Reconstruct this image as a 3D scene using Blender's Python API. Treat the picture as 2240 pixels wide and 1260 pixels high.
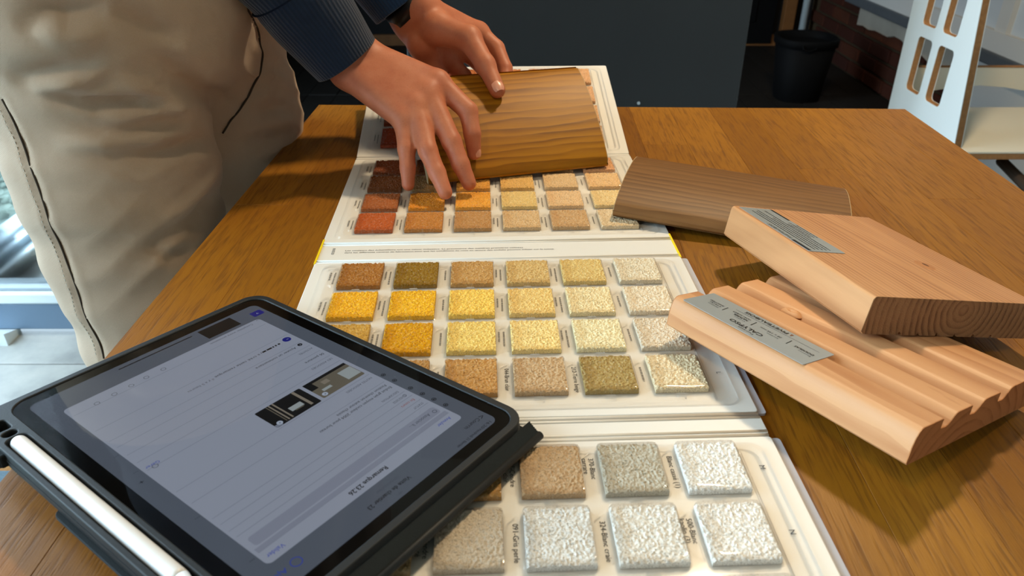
import bpy, bmesh, math, random
import numpy as np
from mathutils import Vector, Matrix, Euler

random.seed(7)
for _o in list(bpy.data.objects): bpy.data.objects.remove(_o)
SC = bpy.context.scene
C = SC.collection
PI = math.pi
R = math.radians

# ------------------------------------------------------------------ camera
# the table top is z = 0, the floor z = -0.75; the phone is held 0.31 m above the table
cam_d = bpy.data.cameras.new('camera'); cam = bpy.data.objects.new('camera', cam_d); C.objects.link(cam)
cam.location = (0, 0, 0.31)
cam.rotation_euler = (R(90) - math.atan2(955, 1640), 0, 0)
cam_d.sensor_width = 36.0; cam_d.lens = 36.0 * 1640 / 2240
cam_d.clip_start = 0.01; cam_d.clip_end = 200
cam_d.dof.use_dof = True; cam_d.dof.focus_distance = 0.62; cam_d.dof.aperture_fstop = 13.0
SC.camera = cam

# ------------------------------------------------------------------ world, light, exposure
SC.view_settings.view_transform = 'Standard'; SC.view_settings.look = 'None'
SC.view_settings.exposure = 0.0; SC.view_settings.gamma = 1.0
SC.view_settings.use_curve_mapping = False
w = bpy.data.worlds.new('overcast_sky'); SC.world = w; w.use_nodes = True
bg = w.node_tree.nodes['Background']; bg.inputs[0].default_value = (0.66, 0.84, 1.0, 1); bg.inputs[1].default_value = 10.5

def area(name, loc, rot, sx, sy, power, col, shape='RECTANGLE'):
    d = bpy.data.lights.new(name, 'AREA'); d.shape = shape; d.size = sx
    if shape in ('RECTANGLE', 'ELLIPSE'): d.size_y = sy
    d.energy = power; d.color = col
    o = bpy.data.objects.new(name, d); C.objects.link(o); o.location = loc; o.rotation_euler = rot
    return o
# sampling portal in the open glass front on the left (emits nothing itself, guides the sky light in)
_p = area('glass_front_portal', (-1.47, 0.3, 0.45), (0, R(90), 0), 2.3, 4.9, 1, (1, 1, 1)); _p.data.cycles.is_portal = True
_p.rotation_euler = (0, R(-90), 0)

# ------------------------------------------------------------------ helpers
def link(o, parent=None):
    C.objects.link(o)
    if parent is not None: o.parent = parent
    return o
def tag(o, label=None, cat=None, group=None, kind=None):
    if label: o['label'] = label
    if cat: o['category'] = cat
    if group: o['group'] = group
    if kind: o['kind'] = kind
    return o
def empty(name, loc=(0, 0, 0), rot=None, parent=None, mat3=None):
    o = bpy.data.objects.new(name, None); link(o, parent); o.empty_display_size = .05
    if mat3 is not None: o.matrix_world = Matrix.Translation(loc) @ mat3.to_4x4()
    else:
        o.location = loc
        if rot: o.rotation_euler = rot
    return o
def mk(name, verts, faces, mat=None, parent=None, smooth=False, loc=None, rot=None):
    me = bpy.data.meshes.new(name); me.from_pydata([tuple(v) for v in verts], [], [tuple(f) for f in faces]); me.update()
    if smooth: me.polygons.foreach_set('use_smooth', [True] * len(me.polygons))
    if mat: me.materials.append(mat)
    o = bpy.data.objects.new(name, me); link(o, parent)
    if loc: o.location = loc
    if rot: o.rotation_euler = rot
    return o
class MB:
    """collects boxes, prisms and tubes into one mesh"""
    def __init__(s): s.bm = bmesh.new()
    def box(s, x0, x1, y0, y1, z0, z1, bev=0, mtx=None, seg=2):
        r = bmesh.ops.create_cube(s.bm, size=1.0); vs = r['verts']
        for v in vs: v.co = Vector((x0 + (v.co.x + .5) * (x1 - x0), y0 + (v.co.y + .5) * (y1 - y0), z0 + (v.co.z + .5) * (z1 - z0)))
        if bev:
            es = list({e for v in vs for e in v.link_edges})
            rb = bmesh.ops.bevel(s.bm, geom=es, offset=bev, segments=seg, profile=.5, affect='EDGES')
            vs = list({v for f in rb['faces'] for v in f.verts} | {v for v in vs if v.is_valid})
        if mtx is not None: bmesh.ops.transform(s.bm, matrix=mtx, verts=vs)
        return s
    def tube(s, pts, rad, n=12, cap=True):
        pts = [Vector(p) for p in pts]; rr = rad if isinstance(rad, (list, tuple)) else [rad] * len(pts)
        rings = []; up = None
        for i, p in enumerate(pts):
            t = (pts[min(i + 1, len(pts) - 1)] - pts[max(i - 1, 0)]).normalized()
            if up is None: up = t.orthogonal().normalized()
            up = (up - t * up.dot(t)).normalized(); sd = t.cross(up)
            rings.append([s.bm.verts.new(p + (up * math.cos(a) + sd * math.sin(a)) * rr[i]) for a in [2 * PI * k / n for k in range(n)]])
        for a, b in zip(rings, rings[1:]):
            for k in range(n): s.bm.faces.new((a[k], a[(k + 1) % n], b[(k + 1) % n], b[k]))
        if cap: s.bm.faces.new(rings[0][::-1]); s.bm.faces.new(rings[-1])
        return s
    def prism(s, prof, x0, x1):
        """profile in (y, z), extruded along x"""
        a = [s.bm.verts.new((x0, y, z)) for y, z in prof]; b = [s.bm.verts.new((x1, y, z)) for y, z in prof]
        n = len(prof)
        for k in range(n): s.bm.faces.new((a[k], a[(k + 1) % n], b[(k + 1) % n], b[k]))
        s.bm.faces.new(a[::-1]); s.bm.faces.new(b); return s
    def build(s, name, mat=None, parent=None, smooth=False, loc=None, rot=None, angle=None):
        bmesh.ops.recalc_face_normals(s.bm, faces=s.bm.faces)
        me = bpy.data.meshes.new(name); s.bm.to_mesh(me); s.bm.free()
        if smooth: me.polygons.foreach_set('use_smooth', [True] * len(me.polygons))
        if mat: me.materials.append(mat)
        if angle: me.set_sharp_from_angle(angle=R(angle))
        o = bpy.data.objects.new(name, me); link(o, parent)
        if loc: o.location = loc
        if rot: o.rotation_euler = rot
        return o
def rrect(x0, x1, y0, y1, r, n=6):
    out = []
    for cx, cy, a0 in ((x1 - r, y1 - r, 0), (x0 + r, y1 - r, 90), (x0 + r, y0 + r, 180), (x1 - r, y0 + r, 270)):
        for k in range(n + 1):
            a = R(a0 + 90 * k / n); out.append((cx + r * math.cos(a), cy + r * math.sin(a)))
    return out
def plate(name, loops, z0, z1, mat, parent=None, bev=0, loc=None, rot=None, mtx=None):
    """flat plate cut from outlines (holes allowed), extruded from z0 to z1"""
    cu = bpy.data.curves.new(name, 'CURVE'); cu.dimensions = '2D'; cu.fill_mode = 'BOTH'
    cu.extrude = max((z1 - z0) / 2 - bev, 1e-5); cu.bevel_depth = bev; cu.bevel_resolution = 2; cu.offset = -bev
    for lp in loops:
        sp = cu.splines.new('POLY'); sp.points.add(len(lp) - 1)
        for p, q in zip(sp.points, lp): p.co = (q[0], q[1], 0, 1)
        sp.use_cyclic_u = True
    t = bpy.data.objects.new('tmp', cu); C.objects.link(t)
    dg = bpy.context.evaluated_depsgraph_get(); me = bpy.data.meshes.new_from_object(t.evaluated_get(dg))
    bpy.data.objects.remove(t); bpy.data.curves.remove(cu)
    me.transform(Matrix.Translation((0, 0, (z0 + z1) / 2)))
    if mtx is not None: me.transform(mtx)
    me.materials.clear(); me.materials.append(mat); me.name = name
    o = bpy.data.objects.new(name, me); link(o, parent)
    if loc: o.location = loc
    if rot: o.rotation_euler = rot
    return o
def text_mesh(s, size, align='LEFT', bold=0.0):
    cu = bpy.data.curves.new('txt', 'FONT'); cu.body = s; cu.size = size; cu.align_x = align; cu.align_y = 'CENTER'
    cu.resolution_u = 2; cu.offset = bold
    t = bpy.data.objects.new('tmp', cu); C.objects.link(t)
    dg = bpy.context.evaluated_depsgraph_get(); me = bpy.data.meshes.new_from_object(t.evaluated_get(dg))
    bpy.data.objects.remove(t); bpy.data.curves.remove(cu)
    return me
def text(name, s, size, loc, ang, mat, parent, align='LEFT', bold=0.0, fit=None):
    me = text_mesh(s, size, align, bold)
    if fit:
        xs = [v.co.x for v in me.vertices]; wd = max(xs) - min(xs)
        me.transform(Matrix.Diagonal((fit / wd, 1, 1, 1)))
    me.materials.clear(); me.materials.append(mat); me.name = name
    o = bpy.data.objects.new(name, me); link(o, parent); o.location = loc; o.rotation_euler = (0, 0, ang)
    return o
def dashes(name, lines, mat, parent, loc, ang, seed=0):
    """print too small to read: rows of short strokes (x0, y, length, height)"""
    rd = random.Random(seed); V = []; F = []
    for x0, y, ln, h in lines:
        x = x0
        while x < x0 + ln:
            wd = min(h * rd.uniform(.5, 2.4), x0 + ln - x)
            b = len(V); V += [(x, y - h / 2, 0), (x + wd, y - h / 2, 0), (x + wd, y + h / 2, 0), (x, y + h / 2, 0)]; F.append((b, b + 1, b + 2, b + 3))
            x += wd + h * rd.uniform(.25, .7)
    return mk(name, V, F, mat, parent, loc=loc, rot=(0, 0, ang))

# ------------------------------------------------------------------ materials
def srgb(r, g, b):
    f = lambda c: (c / 255) / 12.92 if c / 255 <= .04045 else ((c / 255 + .055) / 1.055) ** 2.4
    return (f(r), f(g), f(b), 1)
class NT:
    def __init__(s, name):
        s.m = bpy.data.materials.new(name); s.m.use_nodes = True; s.t = s.m.node_tree; s.n = s.t.nodes
        s.b = s.n['Principled BSDF']; s.out = s.n['Material Output']
    def new(s, typ, **kw):
        n = s.n.new(typ)
        for k, v in kw.items(): setattr(n, k, v)
        return n
    def set(s, inp, v):
        if hasattr(v, 'is_linked') or isinstance(v, bpy.types.NodeSocket): s.t.links.new(v, inp)
        else: inp.default_value = v
    def math(s, op, a, b=None, c=None):
        n = s.new('ShaderNodeMath', operation=op); s.set(n.inputs[0], a)
        if b is not None: s.set(n.inputs[1], b)
        if c is not None: s.set(n.inputs[2], c)
        return n.outputs[0]
    def vmath(s, op, a, b=None, scale=None):
        n = s.new('ShaderNodeVectorMath', operation=op); s.set(n.inputs[0], a)
        if b is not None: s.set(n.inputs[1], b)
        if scale is not None: s.set(n.inputs['Scale'], scale)
        return n.outputs[0]
    def noise(s, vec, scale, detail=3, rough=.5, out=0):
        n = s.new('ShaderNodeTexNoise'); s.set(n.inputs['Vector'], vec); n.inputs['Scale'].default_value = scale
        n.inputs['Detail'].default_value = detail; n.inputs['Roughness'].default_value = rough; return n.outputs[out]
    def ramp(s, fac, stops):
        n = s.new('ShaderNodeValToRGB'); s.set(n.inputs[0], fac); e = n.color_ramp.elements
        while len(e) < len(stops): e.new(.5)
        for q, (p, c) in zip(e, stops): q.position = p; q.color = c if not isinstance(c, (int, float)) else (c, c, c, 1)
        return n.outputs[0]
    def mix(s, fac, a, b, mode='MIX'):
        n = s.new('ShaderNodeMix', data_type='RGBA', blend_type=mode); s.set(n.inputs[0], fac); s.set(n.inputs[6], a); s.set(n.inputs[7], b); return n.outputs[2]
    def obj(s): return s.new('ShaderNodeTexCoord').outputs['Object']
    def sep(s, v): n = s.new('ShaderNodeSeparateXYZ'); s.set(n.inputs[0], v); return n.outputs
    def comb(s, x, y, z):
        n = s.new('ShaderNodeCombineXYZ')
        for i, q in enumerate((x, y, z)): s.set(n.inputs[i], q)
        return n.outputs[0]
    def bump(s, h, strength=.3, dist=.001):
        n = s.new('ShaderNodeBump'); s.set(n.inputs['Height'], h); n.inputs['Strength'].default_value = strength; n.inputs['Distance'].default_value = dist
        s.t.links.new(n.outputs[0], s.b.inputs['Normal'])
    def base(s, col=None, rough=None, spec=None, metal=None):
        if col is not None: s.set(s.b.inputs['Base Color'], col)
        if rough is not None: s.set(s.b.inputs['Roughness'], rough)
        if spec is not None: s.b.inputs['Specular IOR Level'].default_value = spec
        if metal is not None: s.b.inputs['Metallic'].default_value = metal
        return s.m
def plain(name, col, rough=.5, spec=.5, metal=0, var=0, vscale=30, bump=0, bscale=200):
    t = NT(name); c = srgb(*col) if max(col) > 1 else (*col, 1)
    o = t.obj() if (var or bump) else None
    if var:
        n = t.noise(o, vscale, 4)
        t.base(t.mix(n, tuple(x * (1 - var) for x in c[:3]) + (1,), tuple(min(1, x * (1 + var)) for x in c[:3]) + (1,)), rough, spec, metal)
    else: t.base(c, rough, spec, metal)
    if bump: t.bump(t.noise(o, bscale, 3), bump, .001)
    return t.m
def wood(name, light, dark, pith, freq, warp=.004, line=.35, rough=.45, fib=.25, along='x', late=None, bump=.15, edge_soft=.15, spec=.3):
    """solid timber: growth rings around a pith line that runs along the board"""
    t = NT(name); o = t.obj(); sx, sy, sz = t.sep(o)
    sl = t.comb(t.math('MULTIPLY', sx, .18), sy, sz)
    wv = t.noise(sl, 22, 3, .5); wv2 = t.noise(sl, 90, 2)
    dy = t.math('SUBTRACT', sy, pith[0]); dz = t.math('SUBTRACT', sz, pith[1])
    r = t.math('SQRT', t.math('ADD', t.math('MULTIPLY', dy, dy), t.math('MULTIPLY', dz, dz)))
    r = t.math('ADD', r, t.math('MULTIPLY', t.math('SUBTRACT', wv, .5), warp * 2))
    r = t.math('ADD', r, t.math('MULTIPLY', t.math('SUBTRACT', wv2, .5), warp * .35))
    fr = t.math('FRACT', t.math('MULTIPLY', r, freq))
    band = t.ramp(fr, [(0, 0.0), (max(.02, 1 - line - edge_soft), 0.12), (1 - line * .35, 1.0), (.985, .85), (1.0, 0.0)])
    irr = t.noise(t.comb(t.math('MULTIPLY', sx, .12), sy, sz), 70, 2, .6)
    band = t.math('MULTIPLY', band, t.ramp(irr, [(.3, .25), (.62, 1.0)]))
    fine = t.noise(t.comb(t.math('MULTIPLY', sx, .05), sy, sz), 900, 2)
    bl = t.noise(sl, 9, 2)
    c = t.mix(band, srgb(*light), srgb(*dark))
    c = t.mix(t.math('MULTIPLY', fine, fib), c, srgb(*(late or dark)))
    c = t.mix(t.math('MULTIPLY', bl, .35), c, srgb(*[min(255, int(x * 1.08)) for x in light]))
    t.base(c, rough, spec); t.bump(t.math('ADD', fine, t.math('MULTIPLY', band, .6)), bump, .0006)
    return t.m
def clear_plastic(name, tint=(.95, .96, .97), gl=1.0, rough=.06):
    t = NT(name); t.n.remove(t.b)
    tr = t.new('ShaderNodeBsdfTransparent'); tr.inputs[0].default_value = (*tint, 1)
    g = t.new('ShaderNodeBsdfGlossy'); g.inputs['Roughness'].default_value = rough; g.inputs[0].default_value = (1, 1, 1, 1)
    lw = t.new('ShaderNodeFresnel'); lw.inputs[0].default_value = 1.5
    mx = t.new('ShaderNodeMixShader'); t.set(mx.inputs[0], t.math('MULTIPLY', lw.outputs[0], gl))
    t.t.links.new(tr.outputs[0], mx.inputs[1]); t.t.links.new(g.outputs[0], mx.inputs[2]); t.t.links.new(mx.outputs[0], t.out.inputs[0])
    return t.m
def glow(name, col, strength=1.0):
    t = NT(name); t.base((0.004, .004, .005, 1), .4, .2)
    t.b.inputs['Emission Color'].default_value = srgb(*col); t.b.inputs['Emission Strength'].default_value = strength
    return t.m

M = {}
M['white_paint'] = plain('white_paint', (205, 203, 198), .7, .3, var=.04, vscale=3, bump=.15, bscale=60)
M['ceiling'] = plain('ceiling_paint', (200, 198, 190), .8, .2, var=.03, vscale=2)
M['dark_wall'] = plain('dark_wall_paint', (22, 22, 23), .7, .2, var=.2, vscale=4)
M['plaster'] = plain('rough_plaster', (165, 156, 142), .9, .1, var=.2, vscale=9, bump=.7, bscale=50)
M['slate_sill'] = plain('slate_sill', (84, 88, 92), .55, .4, var=.15, vscale=20)
M['mortar'] = plain('mortar', (70, 58, 42), .95, .1, var=.3, vscale=40, bump=.6, bscale=150)
M['anthracite'] = plain('anthracite_panel', (29, 34, 38), .5, .4, var=.14, vscale=5, bump=.1, bscale=25)
M['alu'] = plain('grey_aluminium', (150, 166, 176), .4, .5, var=.05)
M['alu_blue'] = plain('blue_grey_aluminium', (92, 114, 134), .45, .4, var=.06)
M['alu_white'] = plain('pale_aluminium', (200, 212, 214), .4, .5, var=.04)
M['glass'] = clear_plastic('window_glass', (.93, .97, .97))
M['black_plastic'] = plain('black_plastic', (5, 5, 6), .75, .15, var=.1)
M['oak_trim'] = plain('oak_trim', (120, 78, 40), .6, .3, var=.25, vscale=25)
M['ply_face'] = plain('white_laminate', (214, 222, 222), .45, .4, var=.02, vscale=6)
M['ply_cream'] = plain('cream_laminate', (196, 190, 174), .5, .4, var=.05, vscale=5)
M['dark_wood_bar'] = plain('dark_wood_bar', (48, 36, 26), .6, .3, var=.25, vscale=40)

# ------------------------------------------------------------------ room shell
FZ = -0.75; CZ = 1.85; XL = -1.47; XR = 1.85; YB = -2.3; YF = 4.86
def struct(o): return tag(o, kind='structure')
# floor: pale stone tiles near the glass front, dark boards in the depth of the room
def floor_tile_mat():
    t = NT('pale_stone_tile'); o = t.obj(); oi = t.new('ShaderNodeObjectInfo').outputs['Random']
    v = t.vmath('ADD', o, t.comb(t.math('MULTIPLY', oi, 37), t.math('MULTIPLY', oi, 91), 0))
    n = t.noise(v, 7, 5, .6); n2 = t.noise(v, 60, 3)
    c = t.ramp(n, [(.3, srgb(130, 134, 132)), (.5, srgb(156, 160, 156)), (.72, srgb(174, 176, 170))])
    c = t.mix(t.math('MULTIPLY', n2, .25), c, srgb(120, 122, 120))
    t.base(c, t.math('ADD', t.math('MULTIPLY', n, .25), .3), .4); t.bump(n2, .12, .0006); return t.m
M['tile'] = floor_tile_mat()
M['grout'] = plain('grout', (104, 104, 100), .9, .1, var=.1)
M['dark_floor'] = plain('dark_boards', (30, 27, 24), .6, .3, var=.4, vscale=16, bump=.4, bscale=60)
fl = struct(mk('floor', [(-9, YB, FZ - .004), (XR, YB, FZ - .004), (XR, YF, FZ - .004), (XL - .1, YF, FZ - .004), (XL - .1, YB, FZ - .004)][1:], [(0, 1, 2, 3)], M['grout']))
TS = .58
_tm = MB().box(-TS / 2 + .002, TS / 2 - .002, -TS / 2 + .002, TS / 2 - .002, -.012, 0, .002, seg=1).build('floor_tile', M['tile'], fl)
_tm.location = (-1.09, 1.46 - TS / 2 - TS, FZ); first = True
for i in range(6):
    for j in range(-6, 2):
        x = XL + .10 + TS * (i + .5); y = 1.46 + TS * (j + .5)
        if x + TS / 2 > XR or y - TS / 2 < YB: continue
        o = _tm if first else link(_tm.copy(), fl); first = False; o.location = (x, y, FZ)
dk = struct(MB().box(XL - .1, XR, 1.46 + 2 * TS, YF, FZ - .012, FZ, 0).build('floor_dark', M['dark_floor']))
_bm = MB().box(-.07, .07, -.55, .55, -.002, .006, .001, seg=1).build('floor_board', M['dark_floor'], dk)
first = True; rd = random.Random(3)
for i in range(23):
    for j in range(2):
        x = XL + .02 + .143 * i + .07; y = 1.46 + 2 * TS + .56 + j * 1.108
        if x + .07 > XR: continue
        o = _bm if first else link(_bm.copy(), dk); first = False; o.location = (x, y, FZ + rd.uniform(-.001, .001))
struct(MB().box(XL - .1, XR + .1, YB - .1, YF + .1, CZ, CZ + .1).build('ceiling', M['ceiling']))
struct(MB().box(XL - .1, XR + .1, YB - .12, YB, FZ - .05, CZ).build('wall_back', M['white_paint']))
struct(MB().box(XL - .1, XR + .1, YF, YF + .1, FZ - .05, CZ).build('wall_far', M['dark_wall']))
struct(MB().box(XL, 1.70, YF - .02, YF, FZ, FZ + .07).build('baseboard_far', M['oak_trim']))
# a dark door in the far wall with its oak jamb, pale conduit in the corner
d1 = struct(MB().box(.95, 1.62, YF - .035, YF - .005, FZ + .02, FZ + 2.05, .004).build('door_1', M['black_plastic']))
MB().box(1.10, 1.50, YF - .045, YF - .03, FZ + .15, FZ + 1.9, .004).build('door_panel', M['black_plastic'], d1)
struct(MB().box(1.665, 1.735, YF - .06, YF - .001, FZ, FZ + 2.1, .004).build('trim_1', M['oak_trim']))
# left: wall above and beside the glass front
wl = struct(MB().box(XL - .18, XL, 2.75, YF, FZ - .05, CZ).box(XL - .18, XL, YB, -2.15, FZ - .05, CZ).box(XL - .18, XL, -2.15, 2.75, 1.62, CZ).build('wall_left', M['white_paint']))
w1 = struct(MB().box(XL - .06, XL, -2.15, 2.75, 1.56, 1.62).build('window_1', M['alu']))
for y in (-2.15, -.55, 1.02, 2.69):
    MB().box(XL - .06, XL, y, y + .06, FZ, 1.56, .004, seg=1).build('mullion', M['alu'], w1)
for y0, y1 in ((-2.09, -.55), (-.49, 1.02)):
    MB().box(XL - .035, XL - .027, y0, y1, FZ + .08, 1.56).build('pane', M['glass'], w1)
    MB().box(XL - .06, XL, y0, y1, FZ, FZ + .08, .004, seg=1).build('bottom_rail', M['alu'], w1)
# threshold tracks of the open doorway
th = struct(MB().box(XL - .20, XL + .035, 1.08, 2.69, FZ - .02, FZ + .008, .003, seg=1).build('trim_2', M['alu']))
MB().box(XL + .012, XL + .034, 1.08, 2.69, FZ + .008, FZ + .032, .004, seg=1).build('track', M['alu_white'], th)
MB().box(XL - .055, XL - .035, 1.08, 2.69, FZ + .008, FZ + .030, .004, seg=1).build('track', M['alu'], th)
MB().box(XL - .125, XL - .095, 1.08, 2.69, FZ + .008, FZ + .026, .004, seg=1).build('track', M['alu'], th)
# open glazed door leaf standing across the room at y = 1.6
dl = struct(MB().box(-1.43, -.62, 1.58, 1.625, FZ + .018, FZ + .095, .004, seg=1).build('door_2', M['alu_blue']))
MB().box(-1.43, -.62, 1.575, 1.63, FZ + .095, FZ + .128, .006, seg=2).build('glazing_bead', M['alu_white'], dl)
MB().box(-1.43, -.62, 1.585, 1.62, FZ + .128, FZ + .140, .003, seg=1).build('glazing_bead', M['alu'], dl)
MB().box(-1.45, -1.36, 1.58, 1.625, FZ + .09, FZ + 2.1, .004, seg=1).build('stile', M['alu_blue'], dl)
MB().box(-.70, -.62, 1.58, 1.625, FZ + .09, FZ + 2.1, .004, seg=1).build('stile', M['alu_blue'], dl)
MB().box(-1.43, -.62, 1.58, 1.625, FZ + 2.0, FZ + 2.1, .004, seg=1).build('top_rail', M['alu_blue'], dl)
MB().box(-1.36, -.70, 1.60, 1.606, FZ + .13, FZ + 2.02).build('pane', M['glass'], dl)
# outside
def gravel():
    t = NT('pale_gravel'); o = t.obj(); v = t.new('ShaderNodeTexVoronoi'); t.set(v.inputs['Vector'], o); v.inputs['Scale'].default_value = 26
    n = t.noise(o, 5, 4)
    c = t.mix(v.outputs['Color'], srgb(62, 72, 68), srgb(122, 130, 120), 'MIX')
    c = t.mix(t.math('MULTIPLY', n, .5), c, srgb(70, 84, 70)); t.base(c, .9, .2); t.bump(v.outputs['Distance'], 1.0, .03); return t.m
M['gravel'] = gravel()
struct(mk('ground_outside', [(-14, -8, FZ - .05), (XL - .19, -8, FZ - .05), (XL - .19, 14, FZ - .05), (-14, 14, FZ - .05)], [(0, 1, 2, 3)], M['gravel']))
_pb = []
rd = random.Random(11)
V = []; F = []
for k in range(2600):
    x = rd.uniform(-2.9, XL - .22); y = rd.uniform(1.5, 4.4); r = rd.uniform(.012, .028)
    b = len(V); a0 = rd.uniform(0, 6.28); z = FZ - .052
    ring = [(x + r * rd.uniform(.8, 1.2) * math.cos(a0 + q * PI / 3), y + r * rd.uniform(.8, 1.2) * math.sin(a0 + q * PI / 3), z + r * .35) for q in range(6)]
    V += ring + [(x, y, z + r * 1.0), (x, y, z - r * .3)]
    for q in range(6): F += [(b + q, b + (q + 1) % 6, b + 6), (b + (q + 1) % 6, b + q, b + 7)]
tag(mk('gravel', V, F, M['gravel'], smooth=True), 'pale grey-green gravel lying outside the open glass door', 'gravel', kind='stuff')

# right wall: brick below, broken plaster and a slate sill above, window
M['wall_dark'] = plain('brick_backing', (92, 78, 62), .95, .1, var=.3, vscale=30)
wr = struct(MB().box(XR, XR + .25, YB, YF, FZ - .05, CZ).build('wall_right', M['mortar']))
def brick_mat():
    t = NT('old_red_brick'); o = t.obj(); oi = t.new('ShaderNodeObjectInfo').outputs['Random']
    v = t.vmath('ADD', o, t.comb(t.math('MULTIPLY', oi, 50), 0, 0)); n = t.noise(v, 30, 4)
    c = t.ramp(oi, [(0, srgb(48, 22, 16)), (.35, srgb(70, 34, 22)), (.7, srgb(58, 30, 20)), (1, srgb(86, 46, 28))])
    t.base(t.mix(t.math('MULTIPLY', n, .5), c, srgb(60, 36, 30)), .9, .15); t.bump(n, .6, .004); return t.m
M['brick'] = brick_mat()
BL, BH = .21, .062
_bk = MB().box(-.014, .006, -BL / 2, BL / 2, -BH / 2, BH / 2, .005, seg=1).build('brick', M['brick'], wr); first = True
rd = random.Random(5)
for k in range(9):
    z = FZ + .012 + BH / 2 + k * (BH + .013)
    for j in range(13):
        y = YF - .14 - (j + .5 * (k % 2)) * (BL + .013)
        if y < 2.3: continue
        if z > -.47 and y < 4.12: continue
        if y < 3.0: continue
        o = _bk if first else link(_bk.copy(), wr); first = False; o.location = (XR - rd.uniform(0, .004), y, z); o.rotation_euler = (rd.uniform(-.015, .015), 0, 0)
# plaster coat with a ragged lower edge
rd = random.Random(9); ys = np.linspace(YB, 4.12, 90); low = []
for y in ys:
    lo = -.465 + .012 * math.sin(y * 9) + rd.uniform(-.012, .012) if y > 3.02 else FZ
    low.append(lo)
pv = []; pf = []
for y, lo in zip(ys, low): pv += [(XR - .03, y, lo), (XR - .03, y, CZ), (XR, y, lo - .008), (XR, y, CZ)]
for k in range(len(ys) - 1):
    a = 4 * k; b = a + 4
    pf += [(a, b, b + 1, a + 1), (a + 2, b + 2, b, a)]
pf += [(len(pv) - 4, len(pv) - 2, len(pv) - 1, len(pv) - 3)]
mk('plaster_coat', pv, pf, M['plaster'], wr)
MB().box(XR - .09, XR, 1.5, 4.2, -.375, -.33, .006).build('sill', M['slate_sill'], wr)
MB().box(XR - .045, XR - .005, YB + .001, 3.0, FZ, -.38, .004).build('dado', M['white_paint'], wr)
w2 = struct(MB().box(XR - .075, XR - .001, 1.55, 1.62, -.33, 1.3).box(XR - .075, XR - .001, 4.05, 4.12, -.33, 1.3).box(XR - .075, XR - .001, 1.62, 4.05, 1.23, 1.3).box(XR - .075, XR - .001, 1.62, 4.05, -.33, -.26).build('window_2', M['white_paint']))
MB().box(XR - .07, XR - .031, 2.8, 2.87, -.26, 1.23).build('window_bar', M['white_paint'], w2)
M['blind'] = plain('pale_roller_blind', (196, 202, 206), .8, .2)
MB().box(XR - .05, XR - .040, 1.62, 2.8, -.26, 1.23).build('blind', M['blind'], w2)
MB().box(XR - .05, XR - .040, 2.87, 4.05, -.26, 1.23).build('blind', M['blind'], w2)

# ceiling spotlights (warm): fixture things with their own lamps
M['lamp_body'] = plain('white_lamp_metal', (225, 225, 222), .4, .4)
M['bulb'] = glow('warm_diffuser', (255, 214, 150), 6.0)
def ceiling_lamp(x, y, power, label, size=.16, col=(1.0, .79, .52)):
    e = tag(empty('ceiling_spotlight', (x, y, CZ)), label, 'lamp', 'warm ceiling lamps above the table')
    MB().tube([(0, 0, 0), (0, 0, -.015)], .05, 20).build('canopy', M['lamp_body'], e)
    MB().tube([(0, 0, -.01), (0, 0, -.20)], .008, 8).build('stem', M['lamp_body'], e)
    MB().tube([(0, 0, -.18), (0, 0, -.20), (0, 0, -.34)], [.04, .06, .095], 24).build('lamp_shade', M['lamp_body'], e)
    MB().tube([(0, 0, -.339), (0, 0, -.344)], .085, 24).build('diffuser', M['bulb'], e)
    l = area('lamp_light', (0, 0, -.36), (0, 0, 0), size, size, power, col, 'DISK'); l.parent = e
    return e
ceiling_lamp(.55, 1.35, 26, 'warm ceiling lamp over the far right end of the table')
ceiling_lamp(-.55, -.25, 6, 'warm ceiling lamp above the near left corner of the table')

# ------------------------------------------------------------------ things in the depth of the room
cab = tag(empty('cabinet', (.158, 1.9, FZ)), 'tall anthracite grey cabinet standing behind the table', 'cabinet')
MB().box(-.42, .42, .012, .60, .09, 2.0, .003, seg=1).build('carcass', M['anthracite'], cab)
MB().box(-.417, .417, -.008, .012, .095, 1.995, .002, seg=1).build('door', M['anthracite'], cab)
MB().box(-.40, .40, .05, .58, 0, .09, 0).build('plinth', M['black_plastic'], cab)
MB().tube([(.165, -.009, .505), (.165, -.011, .505)], .004, 10).build('screw_cap', M['alu'], cab)

bn = tag(empty('waste_bin', (1.405, 3.69, FZ)), 'black tapered waste bin on the dark floor by the brick wall', 'bin')
def ringz(prof, n=28, name='bin_body', mat=None, parent=None, sq=.45):
    V = []; F = []
    for r, z in prof:
        for k in range(n):
            a = 2 * PI * k / n; c, s_ = math.cos(a), math.sin(a); q = (abs(c) ** 4 + abs(s_) ** 4) ** -.25; q = 1 + (q - 1) * sq
            V.append((r * c * q, r * s_ * q, z))
    for i in range(len(prof) - 1):
        for k in range(n): F.append((i * n + k, i * n + (k + 1) % n, (i + 1) * n + (k + 1) % n, (i + 1) * n + k))
    return mk(name, V, F, mat, parent, smooth=True)
ringz([(.0, 0), (.098, 0), (.104, .006), (.135, .27), (.130, .272), (.10, .02), (0, .018)], mat=M['black_plastic'], parent=bn)
ringz([(.133, .262), (.143, .266), (.145, .298), (.141, .302), (.131, .300), (.129, .268)], name='bin_rim', mat=M['black_plastic'], parent=bn)
MB().tube([(-.06, -.135, .285), (-.06, -.146, .27), (-.03, -.147, .262), (0, -.146, .27), (0, -.135, .285)], .004, 8).build('bin_handle', M['black_plastic'], bn)
cp = tag(MB().tube([(1.775, YF - .10, FZ + .04), (1.775, YF - .10, CZ)], .022, 14).build('conduit_pipe', M['alu_white'], smooth=True), 'pale grey vertical pipe in the corner beside the brick wall', 'pipe')

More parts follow.
